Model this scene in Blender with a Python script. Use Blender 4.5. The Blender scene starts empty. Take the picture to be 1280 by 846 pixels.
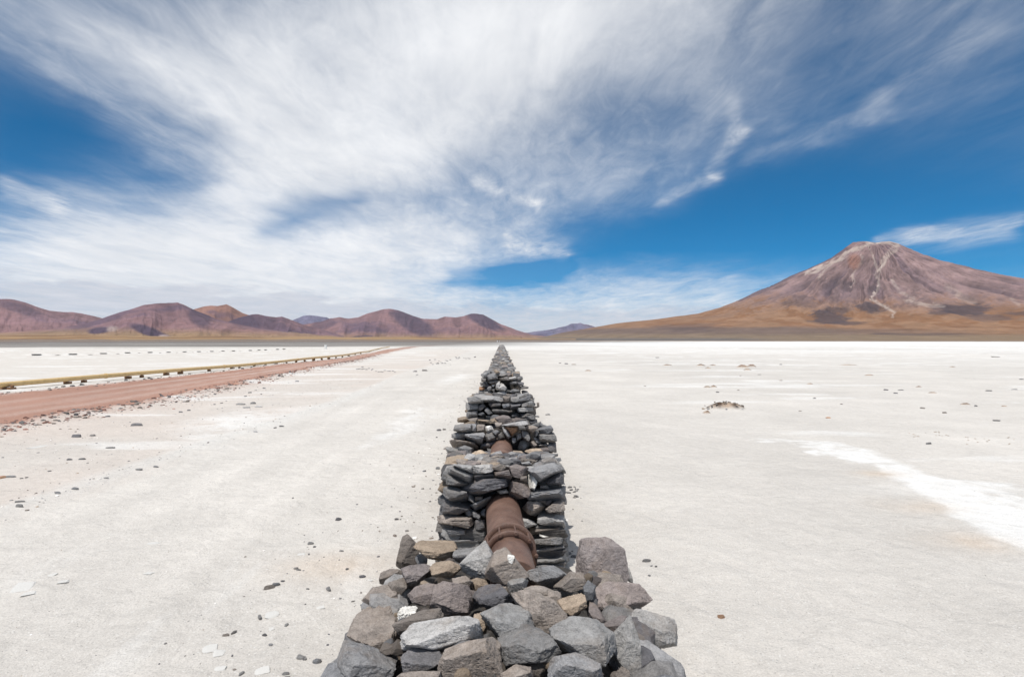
import bpy, bmesh, math, random
import numpy as np
from mathutils import Vector, Matrix, Euler

R = math.radians
random.seed(7)
rng = np.random.default_rng(11)
scene = bpy.context.scene
COL = scene.collection

# ------------------------------------------------------------------ camera
CAMZ = 2.2
F = 711.0                      # focal length in photograph pixels (1280 x 846)
CX, CY = 640.0, 423.0
VPX, HOR = 627.0, 425.0        # where the wall vanishes, where the horizon lies
cam_d = bpy.data.cameras.new("camera")
cam = bpy.data.objects.new("camera", cam_d)
COL.objects.link(cam)
cam_d.sensor_width = 36.0
cam_d.lens = F / 1280.0 * 36.0
cam_d.clip_start = 0.05
cam_d.clip_end = 200000.0
yaw = math.atan((CX - VPX) / F)
pitch = math.atan((HOR - CY) / F)
cam.location = (0, 0, CAMZ)
cam.rotation_euler = (R(90) + pitch, 0, -yaw)
scene.camera = cam
scene.render.resolution_x, scene.render.resolution_y = 1024, 676

# ------------------------------------------------------------------ colour management
vs = scene.view_settings
vs.view_transform = 'Standard'
vs.look = 'None'
vs.exposure = 0.0
vs.gamma = 1.0
vs.use_curve_mapping = False
try:
    scene.cycles.use_denoising = True
    scene.cycles.max_bounces = 6
    scene.cycles.diffuse_bounces = 3
    scene.cycles.volume_bounces = 0
except Exception:
    pass

# ------------------------------------------------------------------ sun
SUN_EL, SUN_AZ = R(66), R(208)         # azimuth clockwise from +Y (the way the camera looks)
sd = bpy.data.lights.new("sun", 'SUN')
sd.energy = 3.9
sd.angle = R(0.53)
sd.color = (1.0, 0.965, 0.91)
sun = bpy.data.objects.new("sun", sd)
COL.objects.link(sun)
sdir = Vector((math.sin(SUN_AZ) * math.cos(SUN_EL), math.cos(SUN_AZ) * math.cos(SUN_EL), math.sin(SUN_EL)))
sun.rotation_euler = sdir.to_track_quat('Z', 'Y').to_euler()
sun.location = (0, 0, 60)

# ------------------------------------------------------------------ helpers: camera rays, noise, colours
_M = np.array(Euler((R(90) + pitch, 0, -yaw)).to_matrix())
CAM = np.array((0.0, 0.0, CAMZ))

def ray(u, v):
    d = _M @ np.array(((u - CX) / F, -(v - CY) / F, -1.0))
    return d / np.linalg.norm(d)

def px_ground(u, v, z=0.0):
    d = ray(u, v)
    return CAM + d * ((z - CAMZ) / d[2])

def px_depth(u, v, y):
    d = ray(u, v)
    return CAM + d * (y / d[1])

def project(P):
    q = (np.asarray(P, float) - CAM) @ _M
    w = np.where(q[:, 2] < -1e-6, -q[:, 2], 1e-6)
    return CX + F * q[:, 0] / w, CY - F * q[:, 1] / w

def _hash(ix, iy, iz, s):
    h = (ix * 374761393 + iy * 668265263 + iz * 2147483647 + s * 974634533) & 0xFFFFFFFF
    h = ((h ^ (h >> 13)) * 1274126177) & 0xFFFFFFFF
    h = ((h ^ (h >> 16)) * 2246822519) & 0xFFFFFFFF
    return ((h ^ (h >> 15)) & 0xFFFFFF) / float(0xFFFFFF)

def vnoise(P, s=0):
    P = np.asarray(P, float)
    i = np.floor(P).astype(np.int64)
    f = P - i
    f = f * f * f * (f * (f * 6 - 15) + 10)
    out = 0
    for dx in (0, 1):
        wx = f[:, 0] if dx else 1 - f[:, 0]
        for dy in (0, 1):
            wy = f[:, 1] if dy else 1 - f[:, 1]
            for dz in (0, 1):
                wz = f[:, 2] if dz else 1 - f[:, 2]
                out = out + wx * wy * wz * _hash(i[:, 0] + dx, i[:, 1] + dy, i[:, 2] + dz, s)
    return out * 2 - 1

def fbm(P, octs=4, s=0, gain=0.5):
    P = np.asarray(P, float)
    a, t, out = 1.0, 0.0, 0
    for o in range(octs):
        out = out + a * vnoise(P * (2.03 ** o) + 17.3 * o, s + o)
        t += a
        a *= gain
    return out / t

def p3(x, y, z=0.0):
    x = np.asarray(x, float)
    return np.stack([x, np.broadcast_to(np.asarray(y, float), x.shape), np.broadcast_to(np.asarray(z, float), x.shape)], axis=1)

def sstep(a, b, x):
    t = np.clip((np.asarray(x, float) - a) / (b - a), 0, 1)
    return t * t * (3 - 2 * t)

def lin(c):
    c = c / 255.0
    return c / 12.92 if c <= 0.04045 else ((c + 0.055) / 1.055) ** 2.4

def alb(r, g, b, k=0.72):
    return np.array((lin(r) * k, lin(g) * k, lin(b) * k))

def mixc(C, col, m):
    m = np.clip(m, 0, 1)[:, None]
    return C * (1 - m) + np.asarray(col)[None, :] * m

# ------------------------------------------------------------------ helpers: nodes
def new_mat(name):
    m = bpy.data.materials.new(name)
    m.use_nodes = True
    nt = m.node_tree
    b = nt.nodes.get('Principled BSDF')
    return m, nt, b

def node(nt, t, **kw):
    n = nt.nodes.new(t)
    for k, v in kw.items():
        if k in n.inputs:
            n.inputs[k].default_value = v
        else:
            setattr(n, k, v)
    return n

def math_n(nt, op, a, b=None, c=None, clamp=False):
    n = nt.nodes.new('ShaderNodeMath')
    n.operation = op
    n.use_clamp = clamp
    for i, x in enumerate((a, b, c)):
        if x is None:
            continue
        if isinstance(x, (int, float)):
            n.inputs[i].default_value = x
        else:
            nt.links.new(x, n.inputs[i])
    return n.outputs[0]

def mix_rgb(nt, fac, a, b, blend='MIX'):
    n = nt.nodes.new('ShaderNodeMix')
    n.data_type = 'RGBA'
    n.blend_type = blend
    for x, i in ((fac, 0), (a, 6), (b, 7)):
        if isinstance(x, (int, float)):
            n.inputs[i].default_value = x
        elif isinstance(x, (tuple, list)):
            n.inputs[i].default_value = tuple(x) if len(x) == 4 else (*x, 1)
        else:
            nt.links.new(x, n.inputs[i])
    return n.outputs[2]

def ramp(nt, fac, stops, interp='LINEAR'):
    n = nt.nodes.new('ShaderNodeValToRGB')
    n.color_ramp.interpolation = interp
    e = n.color_ramp.elements
    while len(e) < len(stops):
        e.new(0.5)
    for el, (p, c) in zip(e, stops):
        el.position = p
        el.color = (c, c, c, 1) if isinstance(c, (int, float)) else (*c, 1)
    nt.links.new(fac, n.inputs[0])
    return n.outputs[0]

# ------------------------------------------------------------------ the sky
# cloud cover over the sky: (rows every 40 px of height, columns every 80 px of width), resampled to azimuth and elevation
COVER = {
    0:   [.38, .50, .47, .44, .42, .58, .70, .82, .88, .82, .74, .64, .50, .42, .40, .42, .36],
    40:  [.34, .56, .62, .62, .64, .70, .76, .86, .88, .82, .70, .60, .48, .40, .42, .44, .34],
    80:  [.10, .52, .70, .76, .76, .76, .78, .88, .86, .74, .62, .56, .42, .34, .40, .38, .24],
    120: [.00, .14, .58, .80, .86, .82, .78, .82, .80, .64, .54, .58, .36, .28, .36, .28, .18],
    160: [.00, .04, .18, .66, .86, .82, .76, .86, .70, .54, .50, .54, .30, .22, .22, .18, .18],
    200: [.00, .20, .28, .38, .80, .88, .92, .76, .58, .54, .50, .34, .16, .08, .08, .12, .12],
    240: [.02, .52, .46, .48, .84, .86, .58, .42, .46, .52, .36, .10, .03, .04, .08, .06, .04],
    280: [.46, .80, .88, .92, .74, .54, .74, .76, .66, .26, .06, .02, .00, .00, .04, .10, .10],
    320: [.72, .90, .92, .92, .90, .84, .86, .76, .46, .10, .02, .06, .05, .06, .08, .08, .04],
    360: [.86, .86, .90, .90, .90, .90, .86, .66, .34, .56, .62, .58, .46, .34, .26, .22, .20],
    400: [.90, .90, .90, .90, .90, .90, .90, .90, .86, .88, .88, .84, .74, .60, .50, .45, .40],
    440: [.92, .92, .92, .92, .92, .92, .92, .92, .90, .90, .90, .86, .76, .66, .56, .50, .45],
}
_rows = sorted(COVER)
_G = np.array([COVER[k] for k in _rows]) ** 1.45

def cover_at(az, el):
    dx = math.sin(az) * math.cos(el), math.cos(az) * math.cos(el), math.sin(el)
    if dx[1] < 0.2:
        return None
    q = np.array(dx) @ _M
    u, v = CX + F * q[0] / -q[2], CY - F * q[1] / -q[2]
    fx, fy = u / 80.0, v / 40.0
    out = max(0.0, -fx, fx - 16) / 4 + max(0.0, -fy) / 4
    fx, fy = min(max(fx, 0), 15.999), min(max(fy, 0), 10.999)
    i, j = int(fx), int(fy)
    a, b = fx - i, fy - j
    c = (_G[j, i] * (1 - a) + _G[j, i + 1] * a) * (1 - b) + (_G[j + 1, i] * (1 - a) + _G[j + 1, i + 1] * a) * b
    w = min(1.0, out)
    return c * (1 - w) + 0.42 * w

world = bpy.data.worlds.new("World")
scene.world = world
world.use_nodes = True
nt = world.node_tree
nt.nodes.clear()
out = nt.nodes.new('ShaderNodeOutputWorld')
bg = nt.nodes.new('ShaderNodeBackground')
bg.inputs[1].default_value = 0.10
nt.links.new(bg.outputs[0], out.inputs[0])
sky = nt.nodes.new('ShaderNodeTexSky')
sky.sky_type = 'NISHITA'
sky.sun_disc = False
sky.sun_elevation = SUN_EL
sky.sun_rotation = SUN_AZ
sky.altitude = 4300
sky.air_density = 1.0
sky.dust_density = 0.0
sky.ozone_density = 6.0
tc = nt.nodes.new('ShaderNodeTexCoord')
sep = nt.nodes.new('ShaderNodeSeparateXYZ')
nt.links.new(tc.outputs['Generated'], sep.inputs[0])
X, Y, Z = sep.outputs
zc = math_n(nt, 'MAXIMUM', Z, 0.0)
zp = math_n(nt, 'ADD', zc, 0.045)
plane = nt.nodes.new('ShaderNodeCombineXYZ')          # the sheet of high cloud, seen from below
nt.links.new(math_n(nt, 'DIVIDE', X, zp), plane.inputs[0])
nt.links.new(math_n(nt, 'DIVIDE', Y, zp), plane.inputs[1])
P = plane.outputs[0]

def noise_at(scale_xyz, sc, detail, rough, dist, rot=0.0, seed=0.0):
    mp = nt.nodes.new('ShaderNodeMapping')
    mp.inputs['Scale'].default_value = scale_xyz
    mp.inputs['Rotation'].default_value = (0, 0, rot)
    mp.inputs['Location'].default_value = (seed, seed * 0.7, seed * 1.3)
    nt.links.new(P, mp.inputs[0])
    n = node(nt, 'ShaderNodeTexNoise', Scale=sc, Detail=detail, Roughness=rough, Distortion=dist)
    nt.links.new(mp.outputs[0], n.inputs['Vector'])
    return n

warp = noise_at((1, .8, 1), 1.1, 4.0, .55, .4, 0, 3.1)
ws = nt.nodes.new('ShaderNodeSeparateColor')
nt.links.new(warp.outputs['Color'], ws.inputs[0])
az = math_n(nt, 'ARCTAN2', X, Y)
el = math_n(nt, 'ARCSINE', zc)
elw = math_n(nt, 'MULTIPLY', el, 1.0)
amp = math_n(nt, 'MINIMUM', math_n(nt, 'MULTIPLY', el, 0.55), 0.16)
az2 = math_n(nt, 'ADD', az, math_n(nt, 'MULTIPLY', math_n(nt, 'SUBTRACT', ws.outputs[0], .5), amp))
el2 = math_n(nt, 'ADD', el, math_n(nt, 'MULTIPLY', math_n(nt, 'SUBTRACT', ws.outputs[1], .5), math_n(nt, 'MULTIPLY', amp, .7)))
azf = math_n(nt, 'ADD', math_n(nt, 'DIVIDE', az2, 2 * math.pi), 0.5)
NROW, EL0, DEL = 15, 0.0, R(2.75)
acc = None
for k in range(NROW):
    e = EL0 + k * DEL
    stops = []
    for j in range(27):
        a = -52 + 4 * j
        c = cover_at(R(a), e)
        stops.append(((a + 180) / 360, c if c is not None else 0.55))
    row = ramp(nt, azf, [(0.02, 0.35), (0.28, 0.4)] + stops + [(0.72, 0.4), (0.98, 0.35)], 'LINEAR')
    dlt = math_n(nt, 'DIVIDE', math_n(nt, 'ABSOLUTE', math_n(nt, 'SUBTRACT', el2, e)), DEL)
    if k == NROW - 1:
        dlt = math_n(nt, 'MAXIMUM', math_n(nt, 'DIVIDE', math_n(nt, 'SUBTRACT', e, el2), DEL), 0.0)
    if k == 0:
        dlt = math_n(nt, 'MAXIMUM', math_n(nt, 'DIVIDE', math_n(nt, 'SUBTRACT', el2, e), DEL), 0.0)
    w = math_n(nt, 'MAXIMUM', math_n(nt, 'SUBTRACT', 1.0, dlt), 0.0)
    acc = math_n(nt, 'MULTIPLY', w, row) if acc is None else math_n(nt, 'MULTIPLY_ADD', w, row, acc)
fib = noise_at((1.7, .62, 1), 1.5, 10.0, .60, .8, R(-4), 1.7)       # long fibres drawn out along the wind
fin = noise_at((2.6, 1.0, 1), 3.6, 10.0, .68, .6, R(16), 8.2)
big = noise_at((1.0, .6, 1), 1.4, 6.0, .55, .6, R(20), 5.5)
f1 = math_n(nt, 'SUBTRACT', fib.outputs[0], .5)
f2 = math_n(nt, 'SUBTRACT', fin.outputs[0], .5)
f3 = math_n(nt, 'SUBTRACT', big.outputs[0], .5)
tex = math_n(nt, 'MULTIPLY_ADD', f1, 1.0, math_n(nt, 'MULTIPLY_ADD', f2, .75, math_n(nt, 'MULTIPLY', f3, .75)))
# fibres show most where the cover is half thin
thin = math_n(nt, 'MULTIPLY', math_n(nt, 'MULTIPLY', acc, math_n(nt, 'SUBTRACT', 1.12, acc)), 3.6)
cov = math_n(nt, 'MULTIPLY_ADD', tex, math_n(nt, 'MULTIPLY', thin, .50), acc, clamp=True)
cov = math_n(nt, 'MULTIPLY', math_n(nt, 'MULTIPLY', cov, cov), math_n(nt, 'MULTIPLY_ADD', cov, -2.0, 3.0), clamp=True)
# single wisps and rents in the cloud, each along its own line
def azel(u, v):
    d = ray(u, v)
    return math.atan2(d[0], d[1]), math.asin(d[2])
def stroke(u1, v1, u2, v2, wpx, k):
    global cov
    (a1, e1), (a2, e2) = azel(u1, v1), azel(u2, v2)
    da, de = a2 - a1, e2 - e1
    L2 = da * da + de * de
    pa, pe = math_n(nt, 'SUBTRACT', az2, a1), math_n(nt, 'SUBTRACT', el2, e1)
    t = math_n(nt, 'DIVIDE', math_n(nt, 'MULTIPLY_ADD', pa, da, math_n(nt, 'MULTIPLY', pe, de)), L2, clamp=True)
    qa = math_n(nt, 'SUBTRACT', pa, math_n(nt, 'MULTIPLY', t, da))
    qe = math_n(nt, 'SUBTRACT', pe, math_n(nt, 'MULTIPLY', t, de))
    d2 = math_n(nt, 'MULTIPLY_ADD', qa, qa, math_n(nt, 'MULTIPLY', qe, qe))
    g = math_n(nt, 'EXPONENT', math_n(nt, 'MULTIPLY', d2, -1.0 / (wpx / F) ** 2))
    g = math_n(nt, 'MULTIPLY', g, math_n(nt, 'MULTIPLY_ADD', f2, 2.4, math_n(nt, 'MULTIPLY_ADD', f1, 1.6, 1.0)))
    cov = math_n(nt, 'MULTIPLY_ADD', g, k, cov, clamp=True)
for s_ in ((1135, 301, 1262, 287, 9, .42), (1100, 299, 1150, 292, 5, .25), (905, 130, 924, 165, 7, .2), (924, 165, 885, 222, 8, .2), (885, 222, 820, 250, 8, .22),
           (340, 285, 450, 256, 13, -.34), (570, 348, 700, 338, 12, -.36), (1085, 145, 1210, 55, 12, .12), (940, 200, 1090, 140, 10, .12), (150, 245, 245, 215, 26, -.10),
           (600, 235, 660, 262, 10, .30), (640, 300, 700, 315, 9, .3), (20, 240, 60, 258, 9, .35), (0, 40, 240, 205, 14, .12)):
    stroke(*s_)
# the low cloud bank near the horizon is greyer
lowb = noise_at((1, 1, 1), .55, 6.0, .6, .3, 0, 2.2)
nrm = nt.nodes.new('ShaderNodeMapping')
nrm.inputs['Scale'].default_value = (7, 7, 26)
nt.links.new(tc.outputs['Generated'], nrm.inputs[0])
puff = node(nt, 'ShaderNodeTexNoise', Scale=1.6, Detail=8.0, Roughness=.6, Distortion=.3)
nt.links.new(nrm.outputs[0], puff.inputs['Vector'])
edge = math_n(nt, 'MULTIPLY_ADD', math_n(nt, 'SUBTRACT', puff.outputs[0], .5), .075, math_n(nt, 'MULTIPLY_ADD', az, -.032, 0.066))
bank = math_n(nt, 'DIVIDE', math_n(nt, 'SUBTRACT', edge, el), .012, clamp=True)
# deep polarised blue of thin high air
hs = node(nt, 'ShaderNodeHueSaturation', Hue=0.487, Saturation=1.6, Value=.98)
nt.links.new(sky.outputs[0], hs.inputs['Color'])
cl = mix_rgb(nt, bank, (9.2, 9.3, 9.5), (7.5, 7.6, 8.1))
shade = math_n(nt, 'MULTIPLY_ADD', f3, .22, math_n(nt, 'MULTIPLY_ADD', f1, .12, 1.0))
clv = nt.nodes.new('ShaderNodeVectorMath'); clv.operation = 'SCALE'
nt.links.new(cl, clv.inputs[0]); nt.links.new(shade, clv.inputs[3])
# a thin even veil round the denser cloud
cov = math_n(nt, 'MULTIPLY_ADD', math_n(nt, 'MULTIPLY', acc, .18), math_n(nt, 'SUBTRACT', 1.0, cov), cov, clamp=True)
covb = math_n(nt, 'MAXIMUM', cov, math_n(nt, 'MULTIPLY', bank, math_n(nt, 'MULTIPLY', acc, 1.0)))
nt.links.new(mix_rgb(nt, covb, hs.outputs[0], clv.outputs[0]), bg.inputs[0])

# ------------------------------------------------------------------ helpers: meshes and tags
def tag(o, label=None, cat=None, group=None, kind=None):
    if label: o['label'] = label
    if cat: o['category'] = cat
    if group: o['group'] = group
    if kind: o['kind'] = kind
    return o

def mesh_np(name, V, faces, mat=None, cols=None, smooth=True, quads=False):
    me = bpy.data.meshes.new(name)
    V = np.ascontiguousarray(V, np.float32)
    Fc = np.ascontiguousarray(faces, np.int32)
    n, k = Fc.shape
    me.vertices.add(len(V)); me.vertices.foreach_set('co', V.ravel())
    me.loops.add(n * k); me.loops.foreach_set('vertex_index', Fc.ravel())
    me.polygons.add(n)
    me.polygons.foreach_set('loop_start', np.arange(0, n * k, k, dtype=np.int32))
    me.polygons.foreach_set('use_smooth', np.full(n, bool(smooth)))
    if cols is not None:
        a = me.color_attributes.new('Col', 'FLOAT_COLOR', 'POINT')
        c = np.concatenate([cols, np.ones((len(cols), 1))], axis=1).astype(np.float32)
        a.data.foreach_set('color', c.ravel())
    me.update(calc_edges=True)
    if mat: me.materials.append(mat)
    return me

def link(name, me, parent=None, loc=None, rot=None, scale=None):
    o = bpy.data.objects.new(name, me)
    COL.objects.link(o)
    if parent is not None: o.parent = parent
    if loc is not None: o.location = loc
    if rot is not None: o.rotation_euler = rot
    if scale is not None: o.scale = scale
    return o

def empty(name, loc, label, cat, group=None):
    o = bpy.data.objects.new(name, None)
    COL.objects.link(o)
    o.location = loc
    o.empty_display_size = .2
    return tag(o, label, cat, group)

_ico = {}
def ico(level):
    if level not in _ico:
        bm = bmesh.new()
        bmesh.ops.create_icosphere(bm, subdivisions=level, radius=1)
        bm.verts.ensure_lookup_table()
        V = np.array([v.co[:] for v in bm.verts])
        V /= np.linalg.norm(V, axis=1)[:, None]
        Fc = np.array([[v.index for v in f.verts] for f in bm.faces])
        bm.free()
        _ico[level] = (V, Fc)
    return _ico[level]

def grid_faces(nr, nc, wrap=False):
    r = np.arange(nr - 1)[:, None]
    c = np.arange(nc if wrap else nc - 1)[None, :]
    c2 = (c + 1) % nc
    a = r * nc + c
    b = r * nc + c2
    d = (r + 1) * nc + c
    e = (r + 1) * nc + c2
    return np.stack([a, b, e, d], axis=-1).reshape(-1, 4)

# ------------------------------------------------------------------ materials
def terrain_mat(name, sc1, sc2, bump, contrast=.35):
    m, nt, b = new_mat(name)
    at = node(nt, 'ShaderNodeAttribute', attribute_name='Col')
    tc = nt.nodes.new('ShaderNodeTexCoord')
    n1 = node(nt, 'ShaderNodeTexNoise', Scale=sc1, Detail=6.0, Roughness=.65)
    n2 = node(nt, 'ShaderNodeTexNoise', Scale=sc2, Detail=5.0, Roughness=.7)
    nt.links.new(tc.outputs['Object'], n1.inputs['Vector']); nt.links.new(tc.outputs['Object'], n2.inputs['Vector'])
    f = math_n(nt, 'MULTIPLY_ADD', math_n(nt, 'SUBTRACT', n1.outputs[0], .5), contrast * 2, math_n(nt, 'MULTIPLY_ADD', math_n(nt, 'SUBTRACT', n2.outputs[0], .5), contrast, 1.0))
    v = nt.nodes.new('ShaderNodeVectorMath'); v.operation = 'SCALE'
    nt.links.new(at.outputs['Color'], v.inputs[0]); nt.links.new(f, v.inputs[3])
    nt.links.new(v.outputs[0], b.inputs['Base Color'])
    b.inputs['Roughness'].default_value = .95
    b.inputs['Specular IOR Level'].default_value = .1
    if bump:
        bp = node(nt, 'ShaderNodeBump', Strength=.6, Distance=bump)
        nt.links.new(n1.outputs[0], bp.inputs['Height'])
        nt.links.new(bp.outputs[0], b.inputs['Normal'])
    return m

M_MOUNT = terrain_mat('mountain_scree', .0045, .022, 30.0, .5)

def rock_mat(name, use_attr=False):
    m, nt, b = new_mat(name)
    tc = nt.nodes.new('ShaderNodeTexCoord')
    oi = nt.nodes.new('ShaderNodeObjectInfo')
    off = nt.nodes.new('ShaderNodeVectorMath'); off.operation = 'ADD'
    sc = nt.nodes.new('ShaderNodeVectorMath'); sc.operation = 'SCALE'
    cv = nt.nodes.new('ShaderNodeCombineXYZ')
    nt.links.new(oi.outputs['Random'], cv.inputs[0]); nt.links.new(oi.outputs['Random'], cv.inputs[1])
    sc.inputs[3].default_value = 37.0
    nt.links.new(cv.outputs[0], sc.inputs[0])
    nt.links.new(tc.outputs['Object'], off.inputs[0]); nt.links.new(sc.outputs[0], off.inputs[1])
    V = off.outputs[0]
    def nz(scale, det, ro, dist=0.0, stretch=None):
        n = node(nt, 'ShaderNodeTexNoise', Scale=scale, Detail=det, Roughness=ro, Distortion=dist)
        if stretch:
            mp = nt.nodes.new('ShaderNodeMapping'); mp.inputs['Scale'].default_value = stretch
            mp.inputs['Rotation'].default_value = (.3, .15, 0)
            nt.links.new(V, mp.inputs[0]); nt.links.new(mp.outputs[0], n.inputs['Vector'])
        else:
            nt.links.new(V, n.inputs['Vector'])
        return n.outputs[0]
    big, mid, fine = nz(5, 5, .6), nz(22, 6, .7, .4), nz(110, 4, .75)
    strata = nz(9, 5, .65, .8, (.6, .6, 5))
    if use_attr:
        base = node(nt, 'ShaderNodeAttribute', attribute_name='Col').outputs['Color']
    else:
        base = oi.outputs['Color']
    f = math_n(nt, 'MULTIPLY_ADD', math_n(nt, 'SUBTRACT', big, .5), 1.0,
        math_n(nt, 'MULTIPLY_ADD', math_n(nt, 'SUBTRACT', mid, .5), 1.6,
        math_n(nt, 'MULTIPLY_ADD', math_n(nt, 'SUBTRACT', fine, .5), 1.9,
        math_n(nt, 'MULTIPLY_ADD', math_n(nt, 'SUBTRACT', strata, .5), .7, 1.12))))
    f = math_n(nt, 'MAXIMUM', f, .18)
    v = nt.nodes.new('ShaderNodeVectorMath'); v.operation = 'SCALE'
    nt.links.new(base, v.inputs[0]); nt.links.new(f, v.inputs[3])
    # rusty tan weathering and pale mineral crust, in patches of their own
    wea = ramp(nt, nz(4.2, 6, .7, .5), [(.50, 0.0), (.68, .55)])
    c1 = mix_rgb(nt, wea, v.outputs[0], mix_rgb(nt, .5, v.outputs[0], (.28, .20, .135)))
    cr = ramp(nt, nz(7.5, 8, .78, .6), [(.64, 0.0), (.72, .55)])
    c2 = mix_rgb(nt, cr, c1, (.46, .44, .40))
    nt.links.new(c2, b.inputs['Base Color'])
    b.inputs['Roughness'].default_value = .82
    b.inputs['Specular IOR Level'].default_value = .28
    vo = node(nt, 'ShaderNodeTexVoronoi', Scale=9.0, Randomness=1.0)
    wv = nt.nodes.new('ShaderNodeVectorMath'); wv.operation = 'ADD'
    wn = node(nt, 'ShaderNodeTexNoise', Scale=9.0, Detail=4.0, Roughness=.6)
    nt.links.new(V, wn.inputs['Vector'])
    ws_ = nt.nodes.new('ShaderNodeVectorMath'); ws_.operation = 'SCALE'; ws_.inputs[3].default_value = .12
    nt.links.new(wn.outputs['Color'], ws_.inputs[0])
    nt.links.new(V, wv.inputs[0]); nt.links.new(ws_.outputs[0], wv.inputs[1]); nt.links.new(wv.outputs[0], vo.inputs['Vector'])
    h = math_n(nt, 'MULTIPLY_ADD', mid, .55, math_n(nt, 'MULTIPLY_ADD', fine, .2, math_n(nt, 'MULTIPLY_ADD', strata, .16, math_n(nt, 'MULTIPLY', vo.outputs['Distance'], .28))))
    bp = node(nt, 'ShaderNodeBump', Strength=.9, Distance=.04)
    nt.links.new(h, bp.inputs['Height']); nt.links.new(bp.outputs[0], b.inputs['Normal'])
    return m

M_ROCK = rock_mat('volcanic_rock')
M_ROCKS = rock_mat('volcanic_rubble', True)

def ground_mat():
    m, nt, b = new_mat('salt_flat')
    at = node(nt, 'ShaderNodeAttribute', attribute_name='Col')
    tc = nt.nodes.new('ShaderNodeTexCoord')
    def nz(scale, det, ro, dist=0.0):
        n = node(nt, 'ShaderNodeTexNoise', Scale=scale, Detail=det, Roughness=ro, Distortion=dist)
        nt.links.new(tc.outputs['Object'], n.inputs['Vector'])
        return n.outputs[0]
    a, c, d = nz(.55, 6, .62), nz(7, 6, .7), nz(70, 5, .75)
    f = math_n(nt, 'MULTIPLY_ADD', math_n(nt, 'SUBTRACT', a, .5), .22,
        math_n(nt, 'MULTIPLY_ADD', math_n(nt, 'SUBTRACT', c, .5), .34,
        math_n(nt, 'MULTIPLY_ADD', math_n(nt, 'SUBTRACT', d, .5), 1.0, 1.0)))
    v = nt.nodes.new('ShaderNodeVectorMath'); v.operation = 'SCALE'
    nt.links.new(at.outputs['Color'], v.inputs[0]); nt.links.new(f, v.inputs[3])
    # grit: small dark and pale grains
    vo = node(nt, 'ShaderNodeTexVoronoi', Scale=55.0, Randomness=1.0)
    nt.links.new(tc.outputs['Object'], vo.inputs['Vector'])
    sc = nt.nodes.new('ShaderNodeSeparateColor'); nt.links.new(vo.outputs['Color'], sc.inputs[0])
    dark = math_n(nt, 'MULTIPLY', math_n(nt, 'GREATER_THAN', sc.outputs[0], .955), math_n(nt, 'LESS_THAN', vo.outputs['Distance'], .32))
    pale = math_n(nt, 'MULTIPLY', math_n(nt, 'GREATER_THAN', sc.outputs[1], .93), math_n(nt, 'LESS_THAN', vo.outputs['Distance'], .42))
    c1 = mix_rgb(nt, math_n(nt, 'MULTIPLY', dark, .4), v.outputs[0], (.12, .11, .10))
    c2 = mix_rgb(nt, math_n(nt, 'MULTIPLY', pale, .42), c1, (.78, .77, .74))
    nt.links.new(c2, b.inputs['Base Color'])
    b.inputs['Roughness'].default_value = .95
    b.inputs['Specular IOR Level'].default_value = .12
    h = math_n(nt, 'MULTIPLY_ADD', d, .30, math_n(nt, 'MULTIPLY_ADD', c, 1.0, math_n(nt, 'MULTIPLY', nz(2.4, 5, .6, .4), 3.0)))
    bp = node(nt, 'ShaderNodeBump', Strength=.8, Distance=.03)
    nt.links.new(h, bp.inputs['Height']); nt.links.new(bp.outputs[0], b.inputs['Normal'])
    return m

M_GROUND = ground_mat()

def rust_mat():
    m, nt, b = new_mat('rusted_iron')
    tc = nt.nodes.new('ShaderNodeTexCoord')
    def nz(scale, det, ro, dist=0.0):
        n = node(nt, 'ShaderNodeTexNoise', Scale=scale, Detail=det, Roughness=ro, Distortion=dist)
        nt.links.new(tc.outputs['Object'], n.inputs['Vector'])
        return n.outputs[0]
    a, c, d = nz(3.5, 6, .65, .6), nz(26, 6, .7), nz(160, 4, .7)
    c0 = mix_rgb(nt, ramp(nt, a, [(.35, 0.0), (.65, 1.0)]), (.105, .054, .038), (.205, .125, .094))
    c1 = mix_rgb(nt, ramp(nt, c, [(.5, 0.0), (.7, .6)]), c0, (.075, .058, .052))
    c2 = mix_rgb(nt, ramp(nt, d, [(.52, 0.0), (.70, .7)]), c1, (.27, .19, .15))
    nt.links.new(c2, b.inputs['Base Color'])
    b.inputs['Roughness'].default_value = .52
    b.inputs['Specular IOR Level'].default_value = .4
    bp = node(nt, 'ShaderNodeBump', Strength=.4, Distance=.006)
    nt.links.new(math_n(nt, 'MULTIPLY_ADD', c, .6, d), bp.inputs['Height'])
    nt.links.new(bp.outputs[0], b.inputs['Normal'])
    return m

M_RUST = rust_mat()

def paint_mat(name, col, dark, rough=.5):
    m, nt, b = new_mat(name)
    tc = nt.nodes.new('ShaderNodeTexCoord')
    n = node(nt, 'ShaderNodeTexNoise', Scale=6.0, Detail=7.0, Roughness=.7)
    nt.links.new(tc.outputs['Object'], n.inputs['Vector'])
    nt.links.new(mix_rgb(nt, ramp(nt, n.outputs[0], [(.45, 0.0), (.75, 1.0)]), col, dark), b.inputs['Base Color'])
    b.inputs['Roughness'].default_value = rough
    return m

M_YELLOW = paint_mat('ochre_pipe_paint', (.68, .48, .22), (.50, .33, .14), .4)
M_WOOD = paint_mat('weathered_sleeper', (.24, .13, .065), (.09, .055, .035), .9)
M_WHITE = paint_mat('white_hut_paint', (.75, .75, .73), (.5, .48, .45), .7)

# ------------------------------------------------------------------ the ground
SAND = alb(230, 224, 216, .755)
SALT = alb(250, 248, 244, .78)
PINK = alb(227, 214, 203, .75)
RED = alb(190, 148, 130)
REDL = alb(220, 196, 184)
GREY = alb(140, 135, 130)
GREYD = alb(128, 120, 116)

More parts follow.
